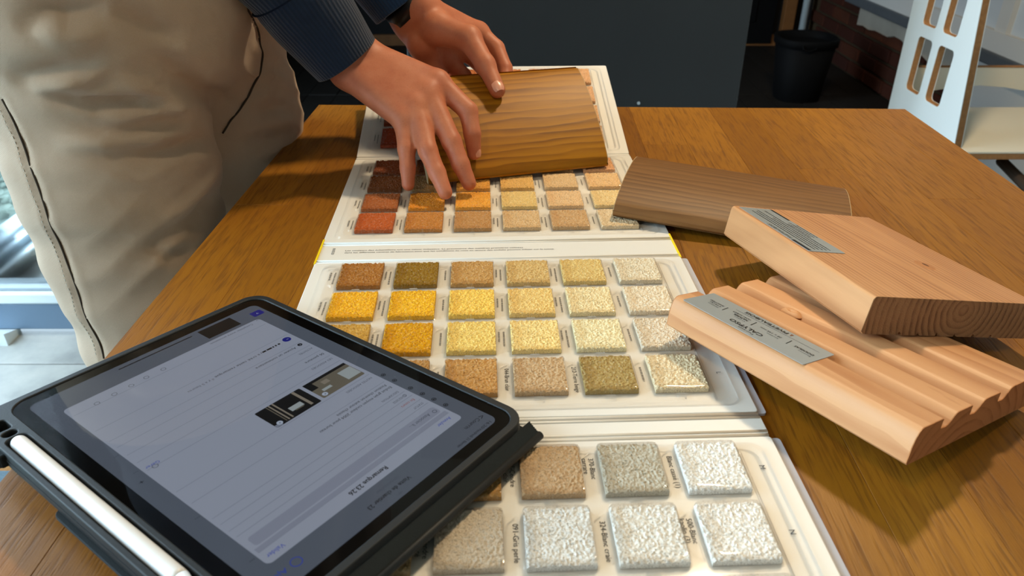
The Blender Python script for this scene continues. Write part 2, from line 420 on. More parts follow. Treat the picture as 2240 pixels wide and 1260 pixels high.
# plywood chair: side panel with cut-out windows, seat, back rail
ch = tag(empty('plywood_chair', (1.05, 1.9, FZ)), 'white laminated plywood chair with window cut-outs in its side', 'chair')
M['ply_edge'] = plain('plywood_edge', (140, 100, 62), .7, .2, var=.35, vscale=120)
def yz(p): return [(y - 1.9, z - FZ) for y, z in p]
MX = Matrix(((0, 0, 1, 0), (1, 0, 0, 0), (0, 1, 0, 0), (0, 0, 0, 1)))     # plate (x,y,z) -> (z,x,y)
outl = yz([(2.045, FZ), (2.095, .62), (2.06, .68), (1.93, .68), (1.885, .62), (1.62, FZ), (1.70, FZ), (1.74, FZ + .10), (1.93, FZ + .10), (1.96, FZ)])
def winl(y0, y1, z0, z1): return rrect(y0 - 1.9, y1 - 1.9, z0 - FZ, z1 - FZ, .012, 4)
wins = []
for k in range(3):
    z0 = -.236 + k * .165; sh = .04 * (k / 5)
    wins.append(winl(1.924 + sh * .4, 1.998 + sh * .2, z0, z0 + .136)); wins.append(winl(1.818 + sh, 1.892 + sh * .6, z0, z0 + .136))
for sx in (0, .44):
    c = plate('side_panel', [outl] + wins, .0012, .0168, M['ply_edge'], ch, mtx=MX); c.location = (sx, 0, 0)
    for z0, z1 in ((-.0002, .0012), (.0168, .0182)):
        f = plate('laminate_face', [outl] + wins, z0, z1, M['ply_face'], c, mtx=MX)
MB().box(.018, .44, -.215, .14, .430, .4445, .001, seg=1).build('seat', M['ply_edge'], ch)
MB().box(.018, .44, -.2155, .14, .4445, .450, .001, seg=1).build('seat_top', M['ply_cream'], ch)
rail = [(0.018, .556), (.44, .556), (.44, .486), (.36, .492), (.30, .502), (.229, .507), (.16, .502), (.10, .492), (.018, .486)]
MXZ = Matrix(((1, 0, 0, 0), (0, 0, 1, .15), (0, 1, 0, 0), (0, 0, 0, 1)))
plate('back_rail', [rail], 0, .016, M['ply_cream'], ch, mtx=MXZ)
MB().box(.018, .44, .149, .167, .5555, .5575).build('rail_edge', M['ply_edge'], ch)
MB().tube([(.187, -.10, .384), (.160, -.30, .372)], .013, 10).build('stretcher', M['dark_wood_bar'], ch)

# doormat by the glass front and a door wedge under the leaf
M['coir'] = plain('brown_coir', (150, 112, 70), .95, .1, var=.45, vscale=120, bump=1, bscale=500)
M['mat_grey'] = plain('blue_grey_mat', (92, 112, 124), .95, .1, var=.3, vscale=90, bump=1, bscale=400)
dm = tag(empty('doormat', (-1.16, .93, FZ)), 'coir doormat with a blue-grey field below the tablet corner', 'doormat')
MB().box(-.27, .27, -.34, .19, 0, .014, .005).build('coir_border', M['coir'], dm)
MB().box(-.235, .235, -.31, .155, .010, .017, .003).build('mat_field', M['mat_grey'], dm)
dw = tag(MB().prism([(-.03, 0), (.03, 0), (.03, .014), (-.03, .034)], -.05, .05).build('door_wedge', M['alu_white'], loc=(-1.30, 1.565, FZ), rot=(0, 0, 0)), 'small white wedge on the floor under the open door leaf', 'wedge')

# ------------------------------------------------------------------ table
TA = R(-1.4)
tb = tag(empty('table', (0, 0, 0), (0, 0, TA)), 'oiled oak butcher block table carrying the samples', 'table')
def oak():
    t = NT('oiled_oak'); o = t.obj(); oi = t.new('ShaderNodeObjectInfo').outputs['Random']
    v = t.vmath('ADD', o, t.comb(t.math('MULTIPLY', oi, 13), t.math('MULTIPLY', oi, 57), t.math('MULTIPLY', oi, 29)))
    x, y, z = t.sep(v); sl = t.comb(x, t.math('MULTIPLY', y, .06), z)
    big = t.noise(t.comb(x, t.math('MULTIPLY', y, .14), z), 26, 3, .55); fr = t.math('FRACT', t.math('MULTIPLY', big, 7))
    ring = t.ramp(fr, [(0, 0), (.7, .25), (.93, 1), (1, 0)])
    pore = t.noise(sl, 420, 2, .6); po = t.ramp(pore, [(.50, 0), (.68, 1)])
    fine = t.noise(sl, 1100, 2)
    c = t.ramp(oi, [(0, srgb(130, 81, 13)), (.3, srgb(142, 91, 17)), (.6, srgb(121, 74, 9)), (.8, srgb(152, 100, 25)), (1, srgb(135, 84, 13))])
    c = t.mix(t.math('MULTIPLY', ring, .38), c, srgb(96, 52, 10))
    c = t.mix(t.math('MULTIPLY', po, .55), c, srgb(74, 38, 8))
    c = t.mix(t.math('MULTIPLY', fine, .2), c, srgb(168, 112, 34))
    t.base(c, t.math('ADD', t.math('MULTIPLY', pore, .25), .32), .25); t.bump(t.math('SUBTRACT', fine, po), .12, .0006); return t.m
M['oak'] = oak()
TX0, TX1, TY0, TY1 = -.299, .522, -.55, 1.041
rd = random.Random(21); SW = (TX1 - TX0) / 15
for i in range(15):
    x0 = TX0 + i * SW; y = TY0 - (rd.uniform(0, .35) if i % 2 else rd.uniform(.1, .5))
    while y < TY1 - 1e-4:
        ln = rd.uniform(.42, .85); ya = max(y, TY0); yb = min(y + ln, TY1)
        if TY1 - yb < .09: yb = TY1
        y = yb if yb == TY1 else y + ln
        if yb - ya < .05: continue
        cx = x0 + SW / 2; cy = (ya + yb) / 2
        MB().box(-SW / 2 + .00004, SW / 2 - .00004, ya - cy + .00005, yb - cy - .00005, -.036, 0, .0003, seg=1).build('stave', M['oak'], tb, loc=(cx, cy, 0))
M['black_steel'] = plain('black_steel', (24, 24, 26), .5, .4)
MB().box(TX0 + .06, TX1 - .06, TY0 + .06, TY0 + .08, -.10, -.036).box(TX0 + .06, TX1 - .06, TY1 - .08, TY1 - .06, -.10, -.036).box(TX0 + .06, TX0 + .08, TY0 + .06, TY1 - .06, -.10, -.036).box(TX1 - .08, TX1 - .06, TY0 + .06, TY1 - .06, -.10, -.036).build('apron', M['black_steel'], tb)
for sx in (TX0 + .09, TX1 - .09):
    for sy in (TY0 + .09, TY1 - .09):
        MB().box(sx - .03, sx + .03, sy - .03, sy + .03, FZ, -.036, .004).build('leg', M['black_steel'], tb)

# ------------------------------------------------------------------ folder of render samples
M['board_white'] = plain('white_laminated_board', (226, 222, 214), .38, .45, var=.02, vscale=8)
M['board_edge'] = plain('grey_board_edge', (186, 184, 190), .7, .2, var=.1, vscale=60)
M['yellow'] = plain('yellow_edge', (236, 205, 10), .5, .4)
M['print'] = plain('grey_print', (58, 58, 60), .6, .2)
M['blister'] = clear_plastic('clear_blister', (.99, .99, .99), gl=.5, rough=.06)
def render_mat():
    t = NT('grainy_render'); o = t.obj(); oi = t.new('ShaderNodeObjectInfo')
    n = t.noise(o, 1100, 3, .65); n2 = t.noise(o, 500, 2)
    c = t.mix(t.ramp(n, [(.40, 1), (.50, 0)]), oi.outputs['Color'], t.mix(.42, oi.outputs['Color'], (.16, .11, .06, 1), 'MIX'))
    c2 = t.mix(t.ramp(n2, [(.52, 0), (.8, .28)]), c, t.mix(.5, oi.outputs['Color'], (1, 1, .96, 1), 'MIX'))
    t.base(c2, .95, .02); t.bump(n, .25, .0004); return t.m
M['render'] = render_mat()
TW, TD, TH = .0349, .0378, .0045
def tile_mesh(seed):
    rg = np.random.default_rng(seed); nx, ny = 60, 65
    h = rg.normal(size=(nx, ny))
    for ax in (0, 1): h = .13 * np.roll(h, 1, ax) + .74 * h + .13 * np.roll(h, -1, ax)
    h = h / h.std(); h = np.clip(h, -1.3, 1.5)
    xs = np.linspace(0, TW, nx); ys = np.linspace(0, TD, ny); V = []; F = []
    jx = rg.normal(size=(nx, ny)) * .00008; jy = rg.normal(size=(nx, ny)) * .00008
    for i in range(nx):
        for j in range(ny):
            e = min(i, nx - 1 - i, j, ny - 1 - j); fall = -.0002 if e == 0 else 0
            cr = (1 if (min(i, nx - 1 - i) < 2 and min(j, ny - 1 - j) < 2) else 0) * -.0006
            x = xs[i] + (jx[i, j] if 0 < i < nx - 1 else 0); y = ys[j] + (jy[i, j] if 0 < j < ny - 1 else 0)
            V.append((x, y, TH - .0006 + .00042 * h[i, j] + fall + cr))
    for i in range(nx - 1):
        for j in range(ny - 1): a = i * ny + j; F.append((a, a + ny, a + ny + 1, a + 1))
    ring = [i * ny for i in range(nx)] + [(nx - 1) * ny + j for j in range(1, ny)] + [i * ny + ny - 1 for i in range(nx - 2, -1, -1)] + [j for j in range(ny - 2, 0, -1)]
    b = len(V)
    for k in ring: V.append((V[k][0], V[k][1], 0.0002))
    n = len(ring)
    for k in range(n): F.append((ring[k], b + k, b + (k + 1) % n, ring[(k + 1) % n]))
    me = bpy.data.meshes.new('sample_tile'); me.from_pydata(V, [], F); me.update(); me.materials.append(M['render']); me.polygons.foreach_set('use_smooth', [True] * len(me.polygons)); me.set_sharp_from_angle(angle=R(65)); return me
tile_meshes = [tile_mesh(s) for s in (1, 2, 3, 4, 5)]
def pocket_mesh():
    N = 80; V = []; F = []
    def loop(fn):
        b = len(V)
        for k in range(N): V.append(fn(2 * PI * k / N))
        return b
    def rc(a, x0, x1, y0, y1, p=16):
        c, s = math.cos(a), math.sin(a); q = (abs(c) ** p + abs(s) ** p) ** (-1 / p)
        return (x0 + x1) / 2 + (x1 - x0) / 2 * c * q, (y0 + y1) / 2 + (y1 - y0) / 2 * s * q
    mm = .001
    def lp(x0, x1, y0, y1, z):
        def f(a):
            x, y = rc(a, x0, x1, y0, y1); return (x * mm, y * mm, z * mm)
        return f
    def opening(a):
        x, y = rc(a, 3.6, 34.4, 2.6, 37.2, 7)
        if x < 8: x += 4.2 * math.exp(-((y - 20) / 8.5) ** 2)
        if y < 7: y += 1.2 * math.sin((x - 3) / 31 * 2 * PI) + .6
        if y > 34: y -= 1.4 * math.exp(-((x - 14) / 6) ** 2)
        return (x * mm, y * mm, 5.05 * mm)
    ls = [loop(lp(-1.6, 36.4, -1.9, 39.5, .5)), loop(lp(-.9, 35.8, -1.1, 38.9, .9)), loop(lp(-.6, 35.5, -.8, 38.6, 4.9)), loop(lp(-.2, 35.1, -.4, 38.2, 5.15)), loop(opening)]
    for a, b in zip(ls, ls[1:]):
        for k in range(N): F.append((a + k, a + (k + 1) % N, b + (k + 1) % N, b + k))
    # raised window over the printed label and a finger notch in front
    def bump(pts, z0, z1, ins):
        cx = sum(p[0] for p in pts) / len(pts); cy = sum(p[1] for p in pts) / len(pts); n = len(pts); b = len(V)
        for x, y in pts: V.append((x * mm, y * mm, z0 * mm))
        for x, y in pts:
            d = math.hypot(x - cx, y - cy); q = (d - ins) / d; V.append(((cx + (x - cx) * q) * mm, (cy + (y - cy) * q) * mm, z1 * mm))
        for k in range(n): F.append((b + k, b + (k + 1) % n, b + n + (k + 1) % n, b + n + k))
        F.append(tuple(range(b + n, b + 2 * n)))
    bump([(-2.4, 3), (-2.4, 35), (-4.5, 35), (-8.4, 32), (-9.4, 29), (-9.4, 9), (-8.6, 6.4), (-5, 3)], .5, 2.0, .9)
    bump([(13, -6.4), (19, -6.4), (19.6, -5.6), (19.6, -2.4), (12.4, -2.4), (12.4, -5.6)], .5, 2.4, .8)
    me = bpy.data.meshes.new('blister_pocket'); me.from_pydata(V, [], F); me.update()
    me.polygons.foreach_set('use_smooth', [True] * len(me.polygons)); me.set_sharp_from_angle(angle=R(50)); me.materials.append(M['blister']); return me
pocket_me = pocket_mesh()
BW = .3178; U0 = -.0263; PU = .046; PV = .0475; PT = .0035
fo = tag(empty('sample_folder', (-.1417, .5218, 0), (0, 0, .0397)), 'white folding sample folder with rows of grainy render tiles', 'folder')
COLS = {
 1: [[(150, 70, 40), (175, 90, 50), (190, 110, 60), (205, 130, 80), (214, 150, 100), (226, 176, 130)]] * 2 + [[(150, 66, 36), (170, 84, 44), (196, 120, 60), (210, 140, 84), (222, 160, 112), (228, 178, 130)], [(176, 74, 44), (186, 96, 50), (200, 120, 60), (214, 150, 92), (222, 166, 116), (230, 184, 140)]],
 2: [[(118, 58, 32), (136, 78, 40), (180, 110, 56), (206, 150, 90), (206, 160, 112), (226, 170, 122)],
     [(118, 66, 34), (172, 132, 82), (226, 160, 70), (230, 182, 108), (224, 188, 140), (234, 192, 138)],
     [(166, 94, 50), (224, 146, 46), (236, 166, 66), (230, 196, 128), (230, 192, 144), (236, 206, 148)],
     [(186, 92, 44), (194, 128, 62), (192, 142, 88), (218, 182, 134), (206, 166, 118), (228, 204, 166)]],
 3: [[(168, 112, 52), (144, 108, 34), (196, 152, 92), (214, 180, 118), (222, 192, 124), (228, 214, 186)],
     [(238, 178, 40), (238, 182, 42), (244, 204, 98), (236, 202, 128), (238, 218, 170), (234, 218, 190)],
     [(206, 162, 78), (216, 156, 26), (238, 206, 118), (242, 214, 144), (240, 226, 182), (228, 214, 190)],
     [(186, 140, 80), (190, 146, 90), (196, 148, 88), (200, 168, 128), (176, 150, 94), (230, 212, 176)]],
 4: [[(170, 134, 80), (172, 134, 84), (172, 132, 78), (190, 160, 124), (190, 182, 164), (240, 238, 232)],
     [(168, 142, 100), (170, 144, 104), (194, 180, 160), (220, 218, 212), (230, 226, 217), (240, 236, 228)],
     [(180, 170, 160), (190, 180, 170), (200, 195, 190), (206, 204, 200), (214, 212, 208), (226, 224, 220)],
     [(150, 150, 150), (160, 160, 160), (176, 176, 174), (186, 186, 184), (196, 196, 194), (210, 210, 208)]]}
NAMES = {(4, 0, 3): ('201-Cendre', 'beige clair'), (4, 1, 2): ('202-Cendre', 'beige foncé'), (4, 1, 3): ('091-Gris perle', ''), (4, 0, 4): ('370-Blanc', 'carrare'),
         (4, 0, 5): ('Blanc cassé (1)', ''), (4, 1, 4): ('324-Blanc craie', ''), (4, 1, 5): ('500-Blanc', 'kaolin (3)'), (3, 3, 3): ('044-Brun clair', ''), (3, 3, 4): ('212-Terre beige', '')}
LET = {(4, 0): 'M', (4, 1): 'N', (3, 3): 'L'}
PANELS = {4: (-.400, .214, .1678), 3: (-.163, .210, .163), 2: (.086, .213, .1596), 1: (.307, .213, .1596)}
def color_word(c):
    r, g, b = c
    mx, mn = max(c), min(c)
    if mx - mn < 26: return 'white' if mn > 212 else ('pale grey' if mn > 160 else 'grey')
    if r > 225 and g > 170 and b < 110: return 'golden yellow'
    if r > 225: return 'cream'
    if r > 200: return 'ochre' if b < 100 else 'sand'
    if g < 100: return 'brick red brown'
    return 'brown' if b < 70 else 'beige'
M['dash'] = plain('faint_print', (150, 147, 143), .6, .2)
cnt = 0
for p, (vb, ph, row0) in PANELS.items():
    pan = plate('panel', [rrect(0, BW, 0, ph, .0022, 3)], 0, PT, M['board_white'], fo, bev=.0007)
    pan.location = (U0, vb, .0005)
    if p == 1: pan.rotation_euler = (R(14), 0, 0); pan.location = (U0, vb, .0006)
    if p in (3, 4): plate('cover_board', [rrect(0, BW + .0055, 0, ph, .002, 3)], -.0002, .0016, M['board_edge'], pan)
    # rim of the clear tray: a low step around the tiles
    V = []; F = []; N = 0
    for (ins, z) in ((.0085, PT + .0002), (.0098, PT + .0021), (.0125, PT + .0023), (.0142, PT + .0010), (.0155, PT + .0005)):
        lp = rrect(ins, BW - ins, ins * .75, ph - ins * .75, .008, 5); N = len(lp); V += [(x, y, z) for x, y in lp]
    for k in range(4):
        for q in range(N): F.append((k * N + q, k * N + (q + 1) % N, (k + 1) * N + (q + 1) % N, (k + 1) * N + q))
    F.append(tuple(range(4 * N, 5 * N)))
    mk('tray_sheet', V, F, M['blister'], pan, smooth=False)
    # inner ridge on the margin beside the last column
    MB().tube([(BW - .0235, .012, PT + .0007), (BW - .0235, ph - .014, PT + .0007), (BW - .0255, ph - .0115, PT + .0007), (BW - .034, ph - .0110, PT + .0007)], .0008, 6).build('tray_ridge', M['blister'], pan, smooth=True)
    for r_ in range(4):
        for c_ in range(6):
            x = -U0 + c_ * PU; y = row0 - r_ * PV; col = COLS[p][r_][c_]
            t = bpy.data.objects.new('sample_tile', tile_meshes[cnt % 5]); link(t, pan); cnt += 1
            t.location = (x, y, PT); t.color = srgb(*[min(255, int(k * 1.0)) for k in col]); t['label'] = color_word(col) + ' grainy render sample tile'
            k = bpy.data.objects.new('blister_pocket', pocket_me); link(k, pan); k.location = (x, y, PT)
            if (p, r_, c_) in NAMES:
                a, b = NAMES[(p, r_, c_)]
                text('label_text', a, .0043, (x - .0046, y + .031, PT + .0003), -PI / 2, M['print'], pan)
                if b: text('label_text', b, .0043, (x - .0084, y + .031, PT + .0003), -PI / 2, M['print'], pan)
            else:
                n2 = (cnt * 7) % 3
                dashes('label_print', [(0, 0, .016 + .003 * n2, .0013)] + ([(0, -.0036, .013, .0013)] if n2 else []), M['dash'], pan, (x - .0050, y + .029, PT + .0003), -PI / 2, cnt)
        if (p, r_) in LET: text('row_letter', LET[(p, r_)], .0046, (BW - .0145, row0 - r_ * PV + .021, PT + .0008), -PI / 2, M['print'], pan)
def spine(v0, v1, n):
    s = plate('spine', [rrect(0, BW, v0, v1, .0015, 2)], .0006, .0034, M['board_white'], fo, bev=.0005); s.location = (U0, 0, 0)
    return s
def crease(v, s):
    MB().tube([(.001, v, .0030), (BW - .001, v, .0030)], .0013, 8).build('crease', M['board_white'], s, smooth=True)
sA = spine(.050, .083, 1); crease(.0475, sA); crease(.0855, sA); crease(.0515, sA); crease(.0815, sA)
sB = spine(-.183, -.166, 2); crease(-.1645, sB); crease(-.1845, sB); crease(-.168, sB); crease(-.181, sB)
sC = spine(.3002, .3062, 3); crease(.2996, sC); crease(.3066, sC)
text('spine_text', 'Les couleurs des échantillons ont une valeur indicative. La provenance des matières premières utilisées', .0031, (.0225, .0705, .0036), 0, M['print'], sA, fit=.158)
text('spine_text', 'dans les différents centres de fabrication ainsi que les conditions de mise en œuvre des enduits peuvent influer sur la teinte.', .0031, (.0225, .0665, .0036), 0, M['print'], sA, fit=.186)
text('spine_text', '02/2018', .0036, (.0125, .0635, .0036), PI / 2, M['print'], sA)
for x in (-.0006, BW - .0012):
    MB().box(x, x + .0018, .046, .0925, .0004, .0044, .0004, seg=1).build('yellow_edge', M['yellow'], sA)

# ------------------------------------------------------------------ timber samples
def rot3(yaw, tilt, roll): return Matrix.Rotation(R(yaw), 3, 'Z') @ Matrix.Rotation(R(tilt), 3, 'Y') @ Matrix.Rotation(R(roll), 3, 'X')
M['brown_stain'] = wood('walnut_brown_stain', (172, 114, 22), (100, 56, 6), (-.42, -.10), 105, warp=.013, line=.45, rough=.45, fib=.3, late=(120, 70, 12), edge_soft=.3, spec=.2)
M['grey_brown'] = wood('grey_brown_stain', (130, 90, 50), (86, 56, 28), (-.40, -.12), 120, warp=.012, line=.45, rough=.5, fib=.32, late=(92, 62, 34), edge_soft=.3, spec=.22)
M['end_cut'] = plain('pale_sawn_end', (176, 150, 112), .85, .15, var=.2, vscale=200)
def convex_profile(Wd, base, edge, crest, rr=.006, n=28):
    pr = [(rr * .5, base), (Wd - rr * .5, base)]
    for k in range(6): a = R(-70 + 75 * k / 5); pr.append((Wd - rr + rr * math.cos(a), base + rr + rr * math.sin(a)))
    for k in range(n + 1):
        y = Wd - (Wd * k / n); e = min(y, Wd - y); q = 2 * y / Wd - 1
        z = edge + (crest - edge) * (1 - abs(q) ** 2.4) - (max(0, .007 - e) / .007) ** 2 * .0055
        pr.append((y, z))
    for k in range(6): a = R(175 + 75 * k / 5); pr.append((rr + rr * math.cos(a), base + rr + rr * math.sin(a)))
    return pr
def convex_board(name, L, Wd, base, edge, crest, mat, label, o, m3):
    e = tag(empty(name, o, mat3=m3), label, 'wood sample')
    MB().prism(convex_profile(Wd, base, edge, crest), 0.0006, L - .0006).build('board', mat, e, smooth=True, angle=40)
    for x0, x1 in ((0, .0006), (L - .0006, L)):
        MB().prism(convex_profile(Wd, base, edge, crest), x0, x1).build('sawn_end', M['end_cut'], e)
    return e
boardA = convex_board('wood_sample', .200, .140, -.012, -.003, .006, M['brown_stain'], 'golden brown stained convex board held up in both hands', (-.0860, .7245, .0175), rot3(15.4, 0, 0) @ Matrix.Rotation(R(34), 3, 'X'))
boardB = convex_board('wood_sample', .212, .145, 0, .009, .0225, M['grey_brown'], 'dull grey brown convex board lying across the folder edge', (.0945, .6475, .0106), rot3(-17.9, 2.75, 0))

M['larch'] = wood('larch_planed', (204, 150, 102), (146, 92, 52), (.0773, .018), 250, warp=.005, line=.5, rough=.5, fib=.22, late=(172, 116, 70), edge_soft=.35)
M['larch_end'] = wood('larch_sawn_end_shaded', (150, 108, 70), (80, 48, 26), (.0773, .020), 210, warp=.004, line=.42, rough=.85, fib=.3, late=(110, 74, 46), bump=.5)  # sawn end grain, with the shade on the end face mixed into its brown
M['douglas'] = wood('douglas_planed', (204, 150, 104), (174, 114, 70), (.060, -.05), 95, warp=.010, line=.4, rough=.48, fib=.16, late=(184, 130, 86), edge_soft=.4)
M['douglas_end'] = wood('douglas_sawn_end', (184, 122, 74), (138, 80, 42), (.060, -.03), 120, warp=.006, line=.3, rough=.8, fib=.25, late=(140, 88, 50), bump=.4)
M['sticker'] = plain('grey_sticker', (150, 154, 154), .35, .5)
M['ink'] = plain('black_ink', (22, 22, 24), .5, .3)
M['knot_ring'] = plain('knot_ring', (186, 126, 78), .55, .3, var=.3, vscale=220); M['knot'] = plain('dark_knot', (120, 76, 46), .6, .3, var=.5, vscale=300)

def sticker(parent, x0, x1, y0, y1, z): return plate('sticker', [rrect(x0, x1, y0, y1, .0012, 3)], z, z + .0003, M['sticker'], parent)
# larch board with notched underside
eC = tag(empty('wood_sample', (.1807, .5771, .0262), mat3=rot3(-74.87, -4.01, -11.05)), 'reddish larch board with knot, lying on top of the grooved board', 'wood sample')
def profC(ins=0.0):
    Wd, T = .145, .027; pr = []
    ys = [.030, .046, .062, .078, .094, .110]
    pr.append((.002, 0))
    for y in ys: pr += [(y, 0), (y + .0012, .0022), (y + .0040, .0026), (y + .0028, 0)] if False else [(y, 0), (y + .0008, .0024), (y + .0030, .0012), (y + .0034, 0)]
    pr.append((Wd - .002, 0)); rr = .003
    pr += [(Wd, .002), (Wd, T - rr)]
    for k in range(1, 5): a = R(90 * k / 4); pr.append((Wd - rr + rr * math.cos(a), T - rr + rr * math.sin(a)))
    for k in range(5): a = R(90 + 90 * k / 4); pr.append((rr + rr * math.cos(a), T - rr + rr * math.sin(a)))
    pr += [(0, .002)]
    return pr
LC = .1769
MB().prism(profC(), .0005, LC - .0005).build('board', M['larch'], eC, smooth=True, angle=30)
for x0, x1 in ((0, .0005), (LC - .0005, LC)): MB().prism(profC(), x0, x1).build('sawn_end', M['larch_end'], eC)
sk = sticker(eC, .0035, .101, .0045, .037, .0271)
z = .0275
for a, b, c, d in ((.0045, .031, .0345, .0368), (.078, .0995, .0048, .0078)):
    mk('black_block', [(a, c, z), (b, c, z), (b, d, z), (a, d, z)], [(0, 1, 2, 3)], M['ink'], sk)
dashes('sticker_print', [(0, -q * .0034, ln, .0011) for q, ln in enumerate((.086, .084, .088, .070, .088))], M['ink'], sk, (.097, .0125 + .0, z), PI, 4)
dashes('sticker_print', [(0, -q * .0032, ln, .0010) for q, ln in enumerate((.030, .034, .028))], M['ink'], sk, (.070, .0285, z), PI, 5)
text('sticker_text', 'PIVETEAUBOIS', .0042, (.0755, .0075, z), PI, M['ink'], sk, fit=.031)
# knot: low swirl on the top face
V = []; F = []
for i, (r, zz) in enumerate(((0, .0273), (.0025, .0274), (.0045, .02725), (.0062, .02705))):
    for k in range(16): a = 2 * PI * k / 16; V.append((.1137 + r * 1.5 * math.cos(a), .100 + r * math.sin(a), zz))
for i in range(3):
    for k in range(16): F.append((i * 16 + k, i * 16 + (k + 1) % 16, (i + 1) * 16 + (k + 1) % 16, (i + 1) * 16 + k))
kn_ = mk('knot', V, F, M['knot_ring'], eC, smooth=True)
mk('knot_core', [(.1137 + .0035 * math.cos(2 * PI * k / 14), .1005 + .0017 * math.sin(2 * PI * k / 14), .02745) for k in range(14)], [tuple(range(14))], M['knot'], kn_)
# grooved douglas board
eD = tag(empty('wood_sample', (.1092, .4452, .0201), mat3=rot3(-55.96, -2.35, -9.28)), 'grooved pale douglas decking board with grey CALYPSO sticker', 'wood sample')
def profD():
    Wd, T = .145, .0225; g = [.0267, .0591, .0933]; pr = []
    pr += [(.0015, 0), (Wd - .0015, 0), (Wd, .0015), (Wd, T - .004), (Wd - .0012, T - .0012), (Wd - .004, T)]
    for y in g[::-1]:
        pr += [(y + .0165, T), (y + .0145, T - .0005), (y + .0125, T - .002), (y + .0105, T - .0044), (y + .0082, T - .0062), (y + .006, T - .0070), (y + .0004, T - .0066), (y, T - .0062), (y - .0002, T - .0004), (y - .0008, T)]
    pr += [(.0062, T), (.004, T - .0006), (.0022, T - .0025), (.0008, T - .0062), (0, T - .011), (0, .0015)]
    return pr
LD = .1789
MB().prism(profD(), .0005, LD - .0005).build('board', M['douglas'], eD, smooth=True, angle=32)
for x0, x1 in ((0, .0005), (LD - .0005, LD)): MB().prism(profD(), x0, x1).build('sawn_end', M['douglas_end'], eD)
sk = sticker(eD, .0072, .1058, .0026, .0345, .0226); z = .02305
M['ink_grey'] = plain('grey_ink', (70, 72, 74), .5, .3); M['ink_brown'] = plain('brown_ink', (120, 70, 40), .5, .3)
def tD(s, size, x, y, fit=None, m='ink', bold=0): return text('sticker_text', s, size, (x, y, z), PI, M[m], sk, fit=fit, bold=bold)
tD('CALYPSO', .0052, .0696, .0105, .0265, bold=.00012); tD('Terrasse', .0026, .066, .0062, .013)
tD('DOUGLAS', .0030, .1012, .0195, .0138, bold=.00008); tD('Essence', .0022, .1012, .0162, .009, 'ink_grey')
tD('28 x 145 mm', .0029, .0766, .0205, .0166); tD('Section', .0022, .0766, .0172, .009, 'ink_grey')
tD('NATUREL', .0029, .0501, .0198, .012, bold=.00008); tD('Couleur', .0022, .0501, .0168, .009, 'ink_grey'); tD('HORS AUBIER', .0026, .0501, .0228, .0150)
tD('4 FACES', .0026, .0270, .0198, .010); tD('RABOTÉES', .0026, .0270, .0226, .012); tD('Finition', .0022, .0270, .0168, .009, 'ink_grey')
tD('PIVETEAUBOIS', .0042, .0742, .0305, .0345, bold=.0001)
mk('print_mark', [(.0756, .0322, z), (.0776, .0322, z), (.0766, .0286, z)], [(0, 1, 2)], M['ink_brown'], sk)
for x in (.0825, .0547, .0303):
    mk('print_bar', [(x, .0165, z), (x + .0006, .0165, z), (x - .0004, .0240, z), (x - .0010, .0240, z)], [(0, 1, 2, 3)], M['ink'], sk)
mk('print_rule', [(.034, .0268, z), (.100, .0268, z), (.100, .0271, z), (.034, .0271, z)], [(0, 1, 2, 3)], M['ink_grey'], sk)
V = []; F = []
for i, (r, zz) in enumerate(((0, -.0006), (.0022, .0008), (.0040, .0012), (.0062, -.0012))):
    for k in range(14): a = 2 * PI * k / 14; V.append((.0489 + r * 1.35 * math.cos(a), .0698 + r * .9 * math.sin(a), .0205 + zz))
for i in range(3):
    for k in range(14): F.append((i * 14 + k, i * 14 + (k + 1) % 14, (i + 1) * 14 + (k + 1) % 14, (i + 1) * 14 + k))
mk('knot', V, F, M['douglas'], eD, smooth=True)

# ------------------------------------------------------------------ tablet in its case
mt = Matrix.Rotation(4.0762, 3, 'Z') @ Matrix.Rotation(.0204, 3, 'X') @ Matrix.Rotation(-.0458, 3, 'Y')
tab = tag(empty('tablet', (-.008, .3416, .0224), mat3=mt), 'tablet in a black rubber case showing a French remark form', 'tablet')
mm = .001
M['rubber'] = plain('black_rubber', (26, 29, 31), .55, .35, var=.06, vscale=60, bump=.1, bscale=900)
M['case_cloth'] = plain('dark_cover', (34, 40, 43), .8, .2, var=.1, vscale=80, bump=.3, bscale=1500)
M['bezel'] = plain('black_bezel', (4, 4, 5), .3, .3)
M['alu_side'] = plain('bright_aluminium', (205, 212, 220), .3, .6, metal=.6)
M['screen'] = glow('screen_dimmed', (70, 77, 88), 1.0); M['sheet'] = glow('screen_sheet', (124, 131, 145), 1.0)
M['sheet_band'] = glow('screen_band', (110, 116, 131), 1.0); M['sheet_line'] = glow('screen_line', (100, 107, 121), 1.0)
M['ui_dark'] = glow('screen_dark_text', (10, 12, 16), 1.0); M['ui_grey'] = glow('screen_grey_text', (58, 63, 74), 1.0); M['ui_dim'] = glow('screen_dim_text', (18, 20, 26), 1.0)
M['ui_blue'] = glow('screen_blue_text', (36, 52, 140), 1.0); M['ui_badge'] = glow('screen_blue_badge', (22, 26, 104), 1.0); M['ui_red'] = glow('screen_red_text', (122, 62, 58), 1.0)
M['ph_dark'] = glow('photo_dark', (12, 14, 16), 1.0); M['ph_mid'] = glow('photo_brown', (84, 80, 70), 1.0); M['ph_light'] = glow('photo_pale', (128, 136, 138), 1.0); M['ph_beam'] = glow('photo_beam', (108, 102, 92), 1.0); M['ui_round'] = glow('screen_button', (140, 150, 166), 1.0)
def U(x, y): return (x * mm, -y * mm)
def urect(x0, x1, y0, y1, r=0, n=4): return rrect(x0 * mm, x1 * mm, -y1 * mm, -y0 * mm, max(r, .01) * mm, n)
DX, DY = 160.5, 229.8
plate('tablet_body', [urect(-9, DX + 9, -8.9, DY + 8.9, 12, 6)], -.0062, -.0004, M['bezel'], tab)
